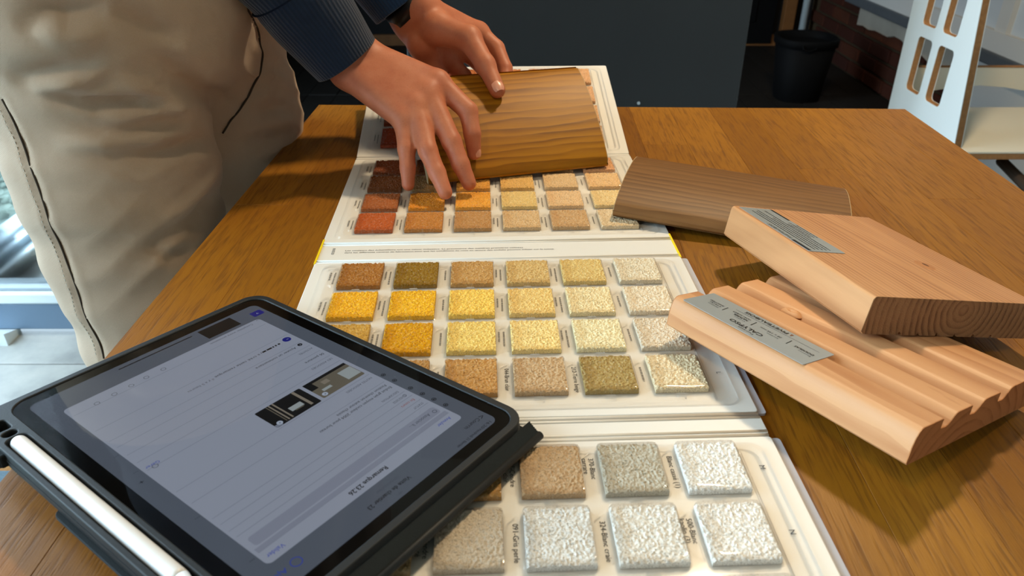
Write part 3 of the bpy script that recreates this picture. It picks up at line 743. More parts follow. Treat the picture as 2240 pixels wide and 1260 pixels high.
plate('metal_side', [urect(-9.3, DX + 9.3, -9.2, DY + 9.2, 12, 6)], -.0060, -.0010, M['alu_side'], tab)
dis = plate('display', [urect(0, DX, 0, DY, 5, 5)], -.0004, -.00032, M['screen'], tab)
lev = [-.00030]
def ui_rect(name, x0, x1, y0, y1, mat, r=0, lift=0, parent=None):
    z = -.00030 + lift * .00002
    lp = urect(x0, x1, y0, y1, r) if r else [U(x0, y0), U(x1, y0), U(x1, y1), U(x0, y1)]
    return mk(name, [(x, y, z) for x, y in lp], [tuple(range(len(lp)))], mat, parent or dis)
def ui_text(s, x, y, size, mat, fit=None, bold=0, z=5): return text('screen_text', s, size * mm, (x * mm, -y * mm, -.00030 + z * .00002), 0, M[mat], dis, fit=fit * mm if fit else None, bold=bold * mm)
ui_rect('sheet', 11.2, 149.8, 17.6, 209.6, M['sheet'], 3, 1)
ui_rect('sheet_band', 14.5, 146, 31.5, 39, M['sheet_band'], 2, 2)
for y in (27.0, 43.5, 49.5, 56.5, 63, 80.5, 94, 121, 131, 141, 151.5, 160, 175, 199): ui_rect('sheet_line', 13, 148, y, y + .35, M['sheet_line'], 0, 2)
ui_rect('sheet_band', 13, 148, 27.4, 30.5, M['sheet_band'], 0, 2)
ui_text('16:20', 3.9, 2.4, 3.0, 'ui_dim', 8); ui_text('Vendredi 21 février', 13.2, 2.4, 3.0, 'ui_dim', 21)
ui_text('<', 2.6, 9.6, 6.0, 'ui_dim'); ui_text('Courrin', 6.6, 9.4, 4.2, 'ui_dim', 12)
ui_text('Visite de chantier 23', 67.5, 7.2, 3.9, 'ui_dim', 30, .06); ui_text('Synchronisé hier', 71, 12.0, 2.6, 'ui_grey', 16); ui_text('...', 78, 1.5, 4, 'ui_dim')
ui_text('Remarque 23.26', 69.2, 22.4, 4.4, 'ui_dark', 26.5, .10)
ui_text('Valider', 137.3, 22.2, 3.9, 'ui_blue', 9.6); ui_text('Annuler', 15.8, 23.6, 3.7, 'ui_blue', 10.8)
ui_text('Associer à...', 21.0, 35.3, 3.9, 'ui_grey', 16); ui_text('STATUT', 14.9, 46.2, 2.6, 'ui_grey', 7.9)
ui_text('En cours', 15.3, 52.9, 3.2, 'ui_red', 10.4); ui_text('21/02/2025', 15.6, 59.8, 2.6, 'ui_grey', 10.5); ui_text('DESCRIPTION', 15.6, 66.2, 2.6, 'ui_grey', 13.5)
ui_text('Enduit grain moyen couleur 2004 pour bureau', 14.5, 73.1, 3.3, 'ui_dark', 56.5); ui_text('Finition chevron autour chassis', 15.2, 77.2, 3.3, 'ui_dark', 39.5)
ui_text('NOTES ASSOCIÉES', 14.7, 90.3, 2.6, 'ui_grey', 21); ui_text('LES ASSOCIÉS', 14.6, 127.3, 2.6, 'ui_grey', 17); ui_text('06 peinture', 14.0, 136.4, 3.3, 'ui_dark', 15.2)
ui_text('ACTIVITÉS', 14.0, 147.8, 2.6, 'ui_grey', 11); ui_text('Ajouter un commentaire', 20.7, 156.7, 3.2, 'ui_dark', 32)
ui_text('a créé cette remarque', 40.5, 168.7, 3.3, 'ui_dark', 34); dashes('screen_print', [(0, 0, .0155, .0017)], M['ui_dark'], dis, (.0239, -.1693, -.00020), 0, 8); ui_text('il y a 5 heures', 76, 167.8, 3.0, 'ui_grey', 18)
ui_text('Compléter votre annotation', 18.7, 206.0, 2.9, 'ui_grey', 34); ui_text('Gérer', 139.7, 123.2, 3.4, 'ui_blue', 7.9); ui_text('Ajou', 146, 9.3, 4.2, 'ui_blue', 9); ui_text('+', 153.2, 115.3, 5, 'ui_dim')
for x, y in ((152, 144.4), (152.4, 124), (152, 69), (152.4, 25.4)): ui_text('...', x - 1.5, y - .6, 4.5, 'ui_dim')
def ui_ring(x, y, r, w_, mat, nm='screen_icon'):
    V = []; F = []
    for k in range(20):
        a = 2 * PI * k / 20
        for q in (r, r - w_): V.append(((x + q * math.cos(a)) * mm, -(y + q * math.sin(a)) * mm, -.00018))
    for k in range(20): a = 2 * k; b = 2 * ((k + 1) % 20); F.append((a, b, b + 1, a + 1))
    return mk(nm, V, F, mat, dis)
def ui_disc(x, y, r, mat, z=6): return mk('screen_icon', [((x + r * math.cos(2 * PI * k / 18)) * mm, -(y + r * math.sin(2 * PI * k / 18)) * mm, -.00030 + z * .00002) for k in range(18)], [tuple(range(18))], mat, dis)
ui_ring(140.7, 9.1, 3.0, .45, M['ui_blue']); ui_ring(17.2, 34.6, 1.5, .4, M['ui_grey']); ui_ring(16.4, 59.8, 1.3, .35, M['ui_grey'])
for y in (86.2, 76.3, 62.5, 52.5, 43.1, 33.6): ui_ring(8.3, y, 1.6, .5, M['ui_dim']); ui_rect('screen_icon', 7.6, 9.0, y - .5, y + .5, M['ui_dim'], 0, 4)
for x, y in ((89.2, 203.1), (100.9, 202.9), (111.4, 201.9), (122.5, 201.3), (133.7, 200.4), (143.5, 121)): ui_ring(x, y, 1.7, .35, M['ui_grey'])
ui_disc(17.6, 170, 3.0, M['ui_badge']); ui_text('••', 16.1, 170, 2.6, 'ui_round', z=8); ui_disc(16.6, 157.4, 1.7, M['ui_dim']); ui_text('+', 15.9, 157.2, 2.4, 'ui_round', z=8)
ui_rect('badge', 2.6, 11.4, 213.2, 220.4, M['ui_badge'], 1, 3); ui_text('v', 6.3, 216.2, 4, 'ui_round'); ui_text('⌄', 12.4, 207.6, 3.2, 'ui_grey')
# photographs on the form
f1 = ui_rect('photo', 14, 48, 96.8, 117.3, M['ph_mid'], 1, 3)
ui_rect('photo_patch', 14.4, 25, 100, 111, M['ph_light'], 0, 4, f1); ui_rect('photo_patch', 14, 48, 114.6, 117.2, M['ph_dark'], 0, 4, f1); ui_rect('photo_patch', 42.5, 48, 108, 117, M['ph_dark'], 0, 4, f1); ui_rect('photo_patch', 33, 38, 108, 112, M['ph_beam'], 0, 4, f1); ui_rect('photo_patch', 36, 43, 102.5, 105, M['ph_light'], 0, 4, f1)
f2 = ui_rect('photo', 50.5, 83.5, 95.8, 117.2, M['ph_dark'], 1, 3)
for a, b, c, d, m_ in ((55, 57, 98, 117, 'ph_beam'), (70.5, 71.6, 97, 117, 'ph_beam'), (73.2, 74.2, 97, 117, 'ph_beam'), (75.2, 75.8, 97, 117, 'ph_mid'), (59, 68, 101.5, 106, 'ph_light'), (60, 66, 100.5, 101.2, 'ph_mid'), (79, 83.4, 96, 98.5, 'sheet_line')): ui_rect('photo_patch', a, b, c, d, M[m_], 0, 4, f2)
for x, y in ((44.6, 99.8), (79.6, 98.6)): ui_disc(x, y, 1.9, M['ui_round'], 7); ui_text('×', x - .9, y, 3, 'ui_dim', z=9)
f3 = ui_rect('photo', 23.3, 49.2, 212.8, 227, M['ph_dark'], 0, 3)
for k in range(5): ui_rect('photo_patch', 26 + k * 4, 26.4 + k * 4, 213.2, 226, M['ui_dim'], 0, 4, f3)
ui_rect('home_bar', 54.5, 106.7, 224.6, 225.7, M['ui_dark'], .4, 3)
M['cover_glass'] = clear_plastic('cover_glass', (.98, .98, .98), rough=.03)
mk('cover_glass', [(x, y, 0) for x, y in urect(-9, DX + 9, -8.9, DY + 8.9, 12, 6)], [tuple(range(28))], M['cover_glass'], tab)
# case: bumper with lip, pen slot and cut-outs
def stadium(x0, x1, y0, y1, n=6): return urect(x0, x1, y0, y1, min(x1 - x0, y1 - y0) / 2 - .05, n)
cs = plate('case', [urect(-13.2, DX + 26.5, -13, DY + 13, 15, 7), urect(-8.2, DX + 8.2, -8.1, DY + 8.1, 11.5, 6), urect(172.2, 183.6, 22, 205, 4, 4), stadium(174.2, 182, 206.8, 213), urect(174.4, 184, 215.2, 226.4, 2.0, 3), stadium(176, 181.5, 229.4, 234.4)], -.0105, .0008, M['rubber'], tab, bev=.0007)
plate('case_back', [urect(-12.5, DX + 25.8, -12.3, DY + 12.3, 14, 6)], -.0112, -.0085, M['rubber'], tab)
plate('case_edge', [urect(-13.6, DX + 26.9, -13.4, DY + 13.4, 15.4, 7), urect(-12.8, DX + 26, -12.6, DY + 12.6, 14.6, 7)], -.0062, -.0046, M['rubber'], tab)
MB().box(184.6 * mm, 190.4 * mm, -.236, -.196, -.0098, -.0016, .0012).build('magnet_loop', M['case_cloth'], tab)
for k in range(16): MB().box(190.2 * mm, 190.9 * mm, -(.198 + k * .0024), -(.1972 + k * .0024), -.0092, -.0022).build('loop_rib', M['rubber'], tab)
fp = plate('case_flap', [urect(-14.5, 189.5, -21, 143.5, 5, 4)], -.0134, -.0113, M['case_cloth'], tab, bev=.0004)
MB().tube([(-.0140, .0205, -.0110), (.189, .0205, -.0110)], .0026, 10).build('flap_fold', M['rubber'], tab, smooth=True)
for k in range(6): MB().tube([(-.0136, .0185 - k * .0011, -.0088 + k * .0008), (.187, .0185 - k * .0011, -.0088 + k * .0008)], .00055, 6).build('hinge_rib', M['rubber'], tab)
MB().prism([(.0130, -.0108), (.0205, -.0108), (.0200, -.0090), (.0130, -.0040)], -.0130, .187).build('flap_hinge', M['case_cloth'], tab)
# stylus in its slot
M['pen_white'] = plain('white_pen', (226, 226, 226), .25, .5)
pen = empty('stylus', (0, 0, 0)); pen.matrix_world = tab.matrix_world @ Matrix.Translation((.1778, 0, -.0012))
pen.matrix_world = Matrix.Translation((-.008, .3416, .0224)) @ mt.to_4x4() @ Matrix.Translation((.1778, 0, -.0014))
tag(pen, 'white stylus lying in the slot of the tablet case', 'stylus')
pr = [(-.2028, .0012), (-.2026, .0028), (-.2020, .0037), (-.2008, .0043), (-.1990, .00445), (-.0460, .00445), (-.0430, .0043)]
MB().tube([(0, y, 0) for y, r in pr], [r for y, r in pr], 28).build('barrel', M['pen_white'], pen, smooth=True)
MB().tube([(0, -.0430, 0), (0, -.0340, 0), (0, -.0265, 0), (0, -.0255, 0)], [.0043, .0026, .0010, .0004], 24).build('tip', M['pen_white'], pen, smooth=True)

# ------------------------------------------------------------------ person: bodies grown from smooth-blended tapered limbs
def cone_sd(P, a, b, ra, rb):
    a = np.array(a, float); b = np.array(b, float); ab = b - a
    t = np.clip(((P - a) @ ab) / max(ab @ ab, 1e-12), 0, 1)
    return np.linalg.norm(P - a - t[..., None] * ab, axis=-1) - (ra + t * (rb - ra))
def ell_sd(P, c, r):
    q = (P - np.array(c)) / np.array(r); k = np.linalg.norm(q, axis=-1)
    return (k - 1) * min(r) * .6 + (k - 1) * .4 * np.linalg.norm(P - np.array(c), axis=-1) / np.maximum(k, 1e-6)
def smin(a, b, k):
    h = np.clip(.5 + .5 * (b - a) / k, 0, 1); return b + (a - b) * h - k * h * (1 - h)
def chain(pts, rad):
    return [('c', pts[i], pts[i + 1], rad[i], rad[i + 1]) for i in range(len(pts) - 1)]
def field(P, groups, k_out):
    """groups: [(prims, k_in)]; each group blends inside with k_in, the groups blend with k_out"""
    tot = None
    for prims, k in groups:
        d = None
        for q in prims:
            e = cone_sd(P, *q[1:]) if q[0] == 'c' else ell_sd(P, *q[1:])
            d = e if d is None else smin(d, e, k)
        tot = d if tot is None else smin(tot, d, k_out)
    return tot
# trousers
TR_GROUPS = [
    ([('e', (-.392, .812, .205), (.128, .198, .135)), ('c', (-.398, .755, .175), (-.395, .76, .27), .108, .110), ('c', (-.392, .87, .175), (-.395, .87, .27), .112, .110)], .05),
    (chain([(-.404, .735, .13), (-.402, .722, .03), (-.397, .712, -.06), (-.386, .703, -.16), (-.370, .70, -.32), (-.40, .71, -.70)], [.099, .094, .087, .082, .074, .068]), .02),
    (chain([(-.372, .895, .13), (-.366, .912, .03), (-.364, .925, -.06), (-.37, .935, -.16), (-.36, .935, -.32), (-.39, .94, -.70)], [.104, .098, .092, .086, .076, .070]), .02)]
FLY = [(-0.2632, 0.7878, 0.1816), (-0.2646, 0.8009, 0.1671), (-0.2680, 0.8243, 0.1491), (-0.2725, 0.8464, 0.1278), (-0.2749, 0.8537, 0.1139), (-0.2789, 0.8520, 0.0992), (-0.2840, 0.8451, 0.0907), (-0.2899, 0.8394, 0.0794), (-0.2951, 0.8344, 0.0705), (-0.3071, 0.8245, 0.0579), (-0.3173, 0.8184, 0.0478), (-0.3248, 0.8158, 0.0360)]
OUTSEAM = [(-0.4402, 0.6397, 0.1252), (-0.4376, 0.6399, 0.1123), (-0.4348, 0.6375, 0.0925), (-0.4318, 0.6337, 0.0770), (-0.4286, 0.6298, 0.0613), (-0.4245, 0.6253, 0.0277), (-0.4257, 0.6279, -0.0061), (-0.4208, 0.6234, -0.0479), (-0.4205, 0.6249, -0.0905), (-0.4161, 0.6226, -0.1359)]
FOLDS = [([(-0.4214, 0.6297, 0.1428), (-0.3813, 0.6243, 0.1518), (-0.3507, 0.6328, 0.1542), (-0.3397, 0.6382, 0.1551)], -0.006, 0.01),
    ([(-0.4063, 0.6281, 0.1394), (-0.3638, 0.6310, 0.1455), (-0.3396, 0.6402, 0.1516)], 0.006, 0.009),
    ([(-0.3772, 0.6329, 0.1295), (-0.3472, 0.6444, 0.1310), (-0.3310, 0.6583, 0.1251)], 0.003, 0.008),
    ([(-0.3957, 0.6307, 0.1290), (-0.3594, 0.6407, 0.1233), (-0.3243, 0.6675, 0.1184), (-0.3137, 0.6865, 0.1074)], -0.006, 0.008),
    ([(-0.3602, 0.6428, 0.1094), (-0.3271, 0.6680, 0.1079), (-0.3099, 0.6962, 0.1028)], 0.0055, 0.008),
    ([(-0.4011, 0.6311, 0.0864), (-0.3614, 0.6405, 0.0865), (-0.3256, 0.6685, 0.0798), (-0.3072, 0.7082, 0.0753)], 0.007, 0.008),
    ([(-0.3627, 0.6381, 0.0775), (-0.3319, 0.6588, 0.0722), (-0.3073, 0.7029, 0.0656), (-0.3058, 0.7449, 0.0559)], -0.006, 0.009),
    ([(-0.3183, 0.6486, 0.1741), (-0.3069, 0.6672, 0.1567), (-0.3005, 0.6966, 0.1272), (-0.3010, 0.7417, 0.0971), (-0.3172, 0.8150, 0.0685)], -0.007, 0.012),
    ([(-0.3419, 0.6415, 0.1455), (-0.3309, 0.6544, 0.1343), (-0.3169, 0.6780, 0.1154), (-0.3067, 0.7138, 0.0872)], 0.007, 0.011),
    ([(-0.3898, 0.6132, 0.1868), (-0.3656, 0.6162, 0.2000), (-0.3472, 0.6235, 0.2022), (-0.3255, 0.6381, 0.2004)], -0.006, 0.011),
    ([(-0.3791, 0.6157, 0.1793), (-0.3687, 0.6160, 0.1897), (-0.3549, 0.6205, 0.1951)], 0.004, 0.01),
    ([(-0.3720, 0.6169, 0.1808), (-0.3446, 0.6277, 0.1803), (-0.3335, 0.6340, 0.1844)], 0.004, 0.009),
    ([(-0.3230, 0.6402, 0.1993), (-0.3056, 0.6602, 0.1830), (-0.2924, 0.6850, 0.1626)], -0.006, 0.012),
    ([(-0.2962, 0.7244, 0.1133), (-0.3112, 0.8162, 0.0758), (-0.3071, 0.8245, 0.0579)], -0.004, 0.009),
    ([(-0.2726, 0.8696, 0.0948), (-0.2778, 0.8588, 0.0767), (-0.2872, 0.8438, 0.0573)], 0.003, 0.008),
    ([(-0.2678, 0.8965, 0.1040), (-0.2707, 0.8776, 0.0876), (-0.2782, 0.8576, 0.0718)], -0.003, 0.008),
    ([(-0.2919, 0.8385, 0.0510), (-0.2769, 0.8591, 0.0500), (-0.2648, 0.8916, 0.0430)], -0.004, 0.01),
    ([(-0.3194, 0.8183, 0.0362), (-0.2937, 0.8371, 0.0380), (-0.2661, 0.8862, 0.0249)], 0.004, 0.009),
    ([(-0.3068, 0.8296, 0.0105), (-0.2890, 0.8447, 0.0163), (-0.2741, 0.8678, 0.0140)], -0.004, 0.01),
    ([(-0.3071, 0.7525, 0.0384), (-0.3082, 0.6903, 0.0182), (-0.3352, 0.6497, 0.0072)], 0.005, 0.008),
    ([(-0.3356, 0.8221, -0.0146), (-0.3085, 0.6943, 0.0016), (-0.3461, 0.6406, -0.0174)], -0.005, 0.009),
    ([(-0.3178, 0.6732, -0.0137), (-0.3371, 0.6465, -0.0254), (-0.3479, 0.6374, -0.0306)], 0.004, 0.007),
    ([(-0.3493, 0.6386, -0.0164), (-0.3345, 0.6478, -0.0311), (-0.3193, 0.6670, -0.0309)], -0.004, 0.008)]
LH = {'wrist': (-0.1117, 0.9125, 0.1441), 'mI': (-0.0414, 0.9505, 0.1180), 'mM': (-0.0607, 0.9456, 0.1016), 'mR': (-0.0815, 0.9316, 0.0916), 'mP': (-0.0999, 0.9136, 0.0904), 'pI': (-0.0190, 0.9378, 0.1022), 'dI': (-0.0083, 0.9154, 0.0835), 'tI': (-0.0065, 0.8927, 0.0665), 'pM': (-0.0376, 0.9474, 0.0789), 'dM': (-0.0248, 0.9257, 0.0614), 'tM': (-0.0221, 0.8954, 0.0492), 'pR': (-0.0601, 0.9361, 0.0694), 'dR': (-0.0470, 0.9130, 0.0536), 'tR': (-0.0428, 0.8868, 0.0444), 'pP': (-0.0845, 0.9163, 0.0712), 'dP': (-0.0720, 0.9031, 0.0564), 'tP': (-0.0677, 0.8833, 0.0483), 'tC': (-0.0867, 0.8951, 0.1342), 'tMc': (-0.0487, 0.8759, 0.1270), 'tIp': (-0.0295, 0.8456, 0.1048), 'tT': (-0.0161, 0.8210, 0.0835), 'hyp': (-0.1060, 0.9031, 0.1162)}
RH = {'wrist': (-0.1647, 0.8019, 0.1173), 'mP': (-0.1102, 0.7484, 0.0731), 'mR': (-0.0977, 0.7590, 0.0832), 'mM': (-0.0862, 0.7725, 0.0926), 'mI': (-0.0776, 0.7878, 0.1008), 'pP': (-0.1069, 0.7269, 0.0500), 'dP': (-0.1052, 0.7150, 0.0336), 'tP': (-0.1048, 0.7067, 0.0192), 'pR': (-0.0841, 0.7172, 0.0511), 'dR': (-0.0744, 0.7005, 0.0344), 'tR': (-0.0658, 0.6860, 0.0195), 'pM': (-0.0612, 0.7314, 0.0557), 'dM': (-0.0517, 0.7169, 0.0368), 'tM': (-0.0434, 0.7074, 0.0204), 'pI': (-0.0455, 0.7647, 0.0771), 'dI': (-0.0412, 0.7520, 0.0574), 'tI': (-0.0397, 0.7490, 0.0376)}
def surface_net(fn, lo, hi, h):
    lo = np.array(lo); n = np.ceil((np.array(hi) - lo) / h).astype(int) + 1
    ax = [lo[i] + h * np.arange(n[i]) for i in range(3)]
    G = np.stack(np.meshgrid(*ax, indexing='ij'), -1); D = fn(G.reshape(-1, 3)).reshape(n)
    S = D < 0; cn = n - 1
    acc = np.zeros((*cn, 3)); cnt = np.zeros(cn)
    sl = lambda o: tuple(slice(o[i], o[i] + cn[i]) for i in range(3))
    cor = [(i, j, k) for i in (0, 1) for j in (0, 1) for k in (0, 1)]
    for a in cor:
        for b in cor:
            if sum(b) - sum(a) == 1 and all(y >= x for x, y in zip(a, b)):
                da, db = D[sl(a)], D[sl(b)]; m = (da < 0) != (db < 0)
                t = np.where(m, da / np.where(m, da - db, 1), 0)
                p = np.array(a) + t[..., None] * (np.array(b) - np.array(a))
                acc += np.where(m[..., None], p, 0); cnt += m
    act = cnt > 0; idx = -np.ones(cn, int); idx[act] = np.arange(act.sum())
    ci = np.argwhere(act); V = lo + h * (ci + acc[act] / cnt[act][:, None])
    F = []
    for d in range(3):
        e1, e2 = [(1, 2), (2, 0), (0, 1)][d]
        s0 = [slice(None)] * 3; s1 = [slice(None)] * 3; s0[d] = slice(0, cn[d]); s1[d] = slice(1, cn[d] + 1)
        A = S[tuple(s0)]; B = S[tuple(s1)]; ed = np.argwhere(A != B)
        ok = (ed[:, e1] > 0) & (ed[:, e2] > 0) & (ed[:, e1] < cn[e1]) & (ed[:, e2] < cn[e2]); ed = ed[ok]
        flip = B[tuple(ed.T)]
        q = []
        for o1, o2 in ((1, 1), (0, 1), (0, 0), (1, 0)):
            c = ed.copy(); c[:, e1] -= o1; c[:, e2] -= o2; q.append(idx[tuple(c.T)])
        q = np.stack(q, 1); q[flip] = q[flip][:, ::-1]; F.append(q)
    F = np.concatenate(F); F = F[(F >= 0).all(1)]
    return V, F
def smooth_verts(V, F, it=2, lam=.5):
    for _ in range(it):
        s = np.zeros_like(V); c = np.zeros(len(V))
        for a, b in ((0, 1), (1, 2), (2, 3), (3, 0)):
            np.add.at(s, F[:, a], V[F[:, b]]); np.add.at(s, F[:, b], V[F[:, a]]); np.add.at(c, F[:, a], 1); np.add.at(c, F[:, b], 1)
        V = V + lam * (s / np.maximum(c, 1)[:, None] - V)
    return V
def vnormals(V, F):
    fn = np.cross(V[F[:, 2]] - V[F[:, 0]], V[F[:, 3]] - V[F[:, 1]]); N = np.zeros_like(V)
    for k in range(4): np.add.at(N, F[:, k], fn)
    return N / np.maximum(np.linalg.norm(N, axis=1), 1e-12)[:, None]
def np_mesh(name, V, F, mat, parent=None):
    me = bpy.data.meshes.new(name); me.vertices.add(len(V)); me.vertices.foreach_set('co', V.astype(np.float32).ravel())
    me.loops.add(F.size); me.loops.foreach_set('vertex_index', F.astype(np.int32).ravel())
    me.polygons.add(len(F)); me.polygons.foreach_set('loop_start', np.arange(0, F.size, 4, dtype=np.int32))
    me.update(calc_edges=True); me.validate(); me.polygons.foreach_set('use_smooth', np.ones(len(me.polygons), bool))
    me.materials.append(mat); o = bpy.data.objects.new(name, me); link(o, parent); return o
def fold_weight(P, pl, wd):
    L = [0]
    for a, b in zip(pl, pl[1:]): L.append(L[-1] + float(np.linalg.norm(np.array(b) - np.array(a))))
    best = np.full(len(P), 9.); par = np.zeros(len(P))
    for i, (a, b) in enumerate(zip(pl, pl[1:])):
        a = np.array(a); ab = np.array(b) - a; t = np.clip(((P - a) @ ab) / (ab @ ab), 0, 1); d = np.linalg.norm(P - a - t[:, None] * ab, axis=1)
        m = d < best; best[m] = d[m]; par[m] = ((L[i] + t * (L[i + 1] - L[i])) / L[-1])[m]
    return np.exp(-(best / wd) ** 2) * np.sin(np.pi * np.clip(par, .001, .999)) ** .7
def seg_dist(P, pl):
    best = np.full(len(P), 9.)
    for a, b in zip(pl, pl[1:]):
        a = np.array(a); ab = np.array(b) - a; t = np.clip(((P - a) @ ab) / (ab @ ab), 0, 1); best = np.minimum(best, np.linalg.norm(P - a - t[:, None] * ab, axis=1))
    return best

def skin_mat():
    t = NT('skin'); o = t.obj(); n = t.noise(o, 45, 3, .6); f = t.noise(o, 700, 3, .6); b = t.noise(o, 14, 2)
    c = t.ramp(n, [(.3, srgb(178, 104, 72)), (.55, srgb(192, 119, 84)), (.75, srgb(200, 130, 96))])
    c = t.mix(t.math('MULTIPLY', b, .45), c, srgb(172, 86, 62)); c = t.mix(t.math('MULTIPLY', t.ramp(f, [(.55, 0), (.75, 1)]), .25), c, srgb(126, 66, 44))
    t.base(c, .52, .35); t.b.inputs['Subsurface Weight'].default_value = .12; t.b.inputs['Subsurface Radius'].default_value = (.006, .002, .001); t.b.inputs['Subsurface Scale'].default_value = 1.0
    t.bump(f, .18, .0006); return t.m
M['skin'] = skin_mat(); M['nail'] = plain('fingernail', (214, 150, 124), .3, .5)
v3 = lambda p: np.array(p, float)
def hand_groups(Hd, side, wrist_dir, elbow, thumb, wr=.0185):
    w = v3(Hd['wrist']); wd = v3(wrist_dir) / np.linalg.norm(wrist_dir); e = v3(elbow)
    g = []
    palm = []
    for m, r0, r1 in (('mP', .0135, .0118), ('mR', .0140, .0125), ('mM', .0145, .0130), ('mI', .0145, .0125)):
        off = {'mP': -.016, 'mR': -.006, 'mM': .005, 'mI': .015}[m]
        palm.append(('c', tuple(w + wd * off), Hd[m], r0 + .002, r1))
    palm += [('c', tuple(w - wd * .011), tuple(e - wd * .014), wr, .026), ('c', tuple(w + wd * .011), tuple(e + wd * .014), wr, .026)]
    g.append((palm, .012))
    for f, rr in (('P', (.0108, .0088, .0079, .0066)), ('R', (.0118, .0097, .0087, .0073)), ('M', (.0122, .0101, .0090, .0076)), ('I', (.0120, .0100, .0089, .0076))):
        m, p, d, t = (v3(Hd[k + f]) for k in 'mpdt')
        g.append(([('c', tuple(m), tuple(p), rr[0], rr[1]), ('c', tuple(p), tuple(d), rr[1], rr[2]), ('c', tuple(d), tuple(t), rr[2], rr[3])], .003))
    g.append((thumb, .006))
    return g
RT = [('c', (-.140, .818, .104), (-.121, .824, .086), .017, .0135), ('c', (-.121, .824, .086), (-.118, .816, .058), .0125, .0105), ('c', (-.118, .816, .058), (-.120, .802, .034), .0100, .0082)]
LT = [('c', LH['wrist'], LH['tC'], .018, .019), ('c', LH['tC'], LH['tMc'], .0195, .0142), ('c', LH['tMc'], LH['tIp'], .0138, .0108), ('c', LH['tIp'], LH['tT'], .0106, .0090), ('c', LH['tC'], LH['mI'], .015, .0125), ('c', LH['wrist'], LH['hyp'], .017, .017), ('c', LH['hyp'], LH['mP'], .017, .0125)]
ELR = (-.275, .745, .325); ELL = (-.27, .95, .35)
RHg = hand_groups(RH, 'R', (.545, .716, .438), ELR, RT)
LHg = hand_groups(LH, 'L', (.60, -.35, .55), ELL, LT, .0190)
def hand_field(g, clip_p, clip_n):
    cp = v3(clip_p); cnm = v3(clip_n) / np.linalg.norm(clip_n)
    def f(P):
        out = np.empty(len(P)); st = 400000
        for i in range(0, len(P), st):
            q = P[i:i + st]; d = field(q, g, .0055); out[i:i + st] = np.maximum(d, (q - cp) @ cnm)
        return out
    return f
HS = .0019
wR = v3(RH['wrist']); wL = v3(LH['wrist']); dR = v3(ELR) - wR; dL = v3(ELL) - wL
V1, F1 = surface_net(hand_field(RHg, wR + dR * .28, dR), (-.225, .670, .008), (-.022, .855, .195), HS); V1 = smooth_verts(V1, F1, 2)
V2, F2 = surface_net(hand_field(LHg, wL + dL * .28, dL), (-.175, .795, .030), (.008, .985, .215), HS); V2 = smooth_verts(V2, F2, 2)
# knuckle wrinkles and tendons on the back of the hand
def wrinkle(V, F, pts, amp, rad):
    N = vnormals(V, F); d = np.zeros(len(V))
    for p, a, r in pts: q = np.linalg.norm(V - v3(p), axis=1); d += a * np.exp(-(q / r) ** 2)
    return V + N * d[:, None]
kn = [(RH[k], .0020, .009) for k in ('mP', 'mR', 'mM', 'mI')] + [(RH[k], .0010, .006) for k in ('pP', 'pR', 'pM', 'pI')]
V1 = wrinkle(V1, F1, kn, 0, 0)
N1 = vnormals(V1, F1); up = v3((-.40, -.25, .88)); back = np.clip(N1 @ (up / np.linalg.norm(up)), 0, 1)
dd = np.zeros(len(V1))
for m, o_ in (('mP', -.010), ('mR', -.004), ('mM', .003), ('mI', .009)):
    q = seg_dist(V1, [tuple(wR + v3((.545, .716, .438)) * o_), RH[m]]); dd += .0011 * np.exp(-(q / .0085) ** 2 * .35) * np.exp(-((q - .012) / .01) ** 2)
V1 = V1 + N1 * (dd * back)[:, None]
# upper body (under the sweater), neck and head: coarser grid, same continuous mesh object
BODY = [([('c', (-.385, .815, .22), (-.31, .80, .52), .105, .125), ('c', (-.29, .70, .56), (-.29, .90, .56), .075, .075), ('c', (-.27, .80, .62), (-.215, .80, .72), .055, .052),
         ('c', (-.285, .64, .565), ELR, .045, .030), ('c', (-.285, .965, .565), ELL, .045, .030), ('c', ELR, tuple(wR + dR * .24), .028, .020), ('c', ELL, tuple(wL + dL * .24), .028, .020)], .03),
        ([('e', (-.155, .80, .805), (.095, .074, .112)), ('e', (-.110, .80, .755), (.060, .054, .070)), ('c', (-.068, .80, .800), (-.052, .80, .778), .010, .013), ('e', (-.160, .724, .795), (.020, .010, .030)), ('e', (-.160, .876, .795), (.020, .010, .030)), ('c', (-.068, .775, .742), (-.068, .825, .742), .010, .010)], .02)]
V3, F3 = surface_net(lambda P: field(P, BODY, .02), (-.54, .55, .08), (.0, 1.06, .95), .011); V3 = smooth_verts(V3, F3, 1)
VV = np.concatenate([V1, V2, V3]); FF = np.concatenate([F1, F2 + len(V1), F3 + len(V1) + len(V2)])
person = np_mesh('person', VV, FF, M['skin'])
tag(person, 'person in beige trousers and dark blue sweater holding up a board', 'person')
# hair and eyes (above the picture)
M['hair'] = plain('brown_hair', (62, 44, 30), .7, .3, var=.4, vscale=160, bump=1, bscale=400); M['eye'] = plain('eye', (225, 222, 215), .3, .5)
Vh, Fh = surface_net(lambda P: np.maximum(ell_sd(P, (-.165, .80, .825), (.104, .084, .114)), -((P - v3((-.125, .80, .80))) @ v3((-.75, 0, .66)))), (-.30, .70, .68), (-.04, .90, .96), .008)
np_mesh('hair', smooth_verts(Vh, Fh, 2), Fh, M['hair'], person)
for y in (.772, .828):
    Ve, Fe = surface_net(lambda P: ell_sd(P, (-.072, y, .800), (.012, .013, .010)), (-.09, y - .02, .78), (-.05, y + .02, .82), .003); np_mesh('eye', Ve, Fe, M['eye'], person)
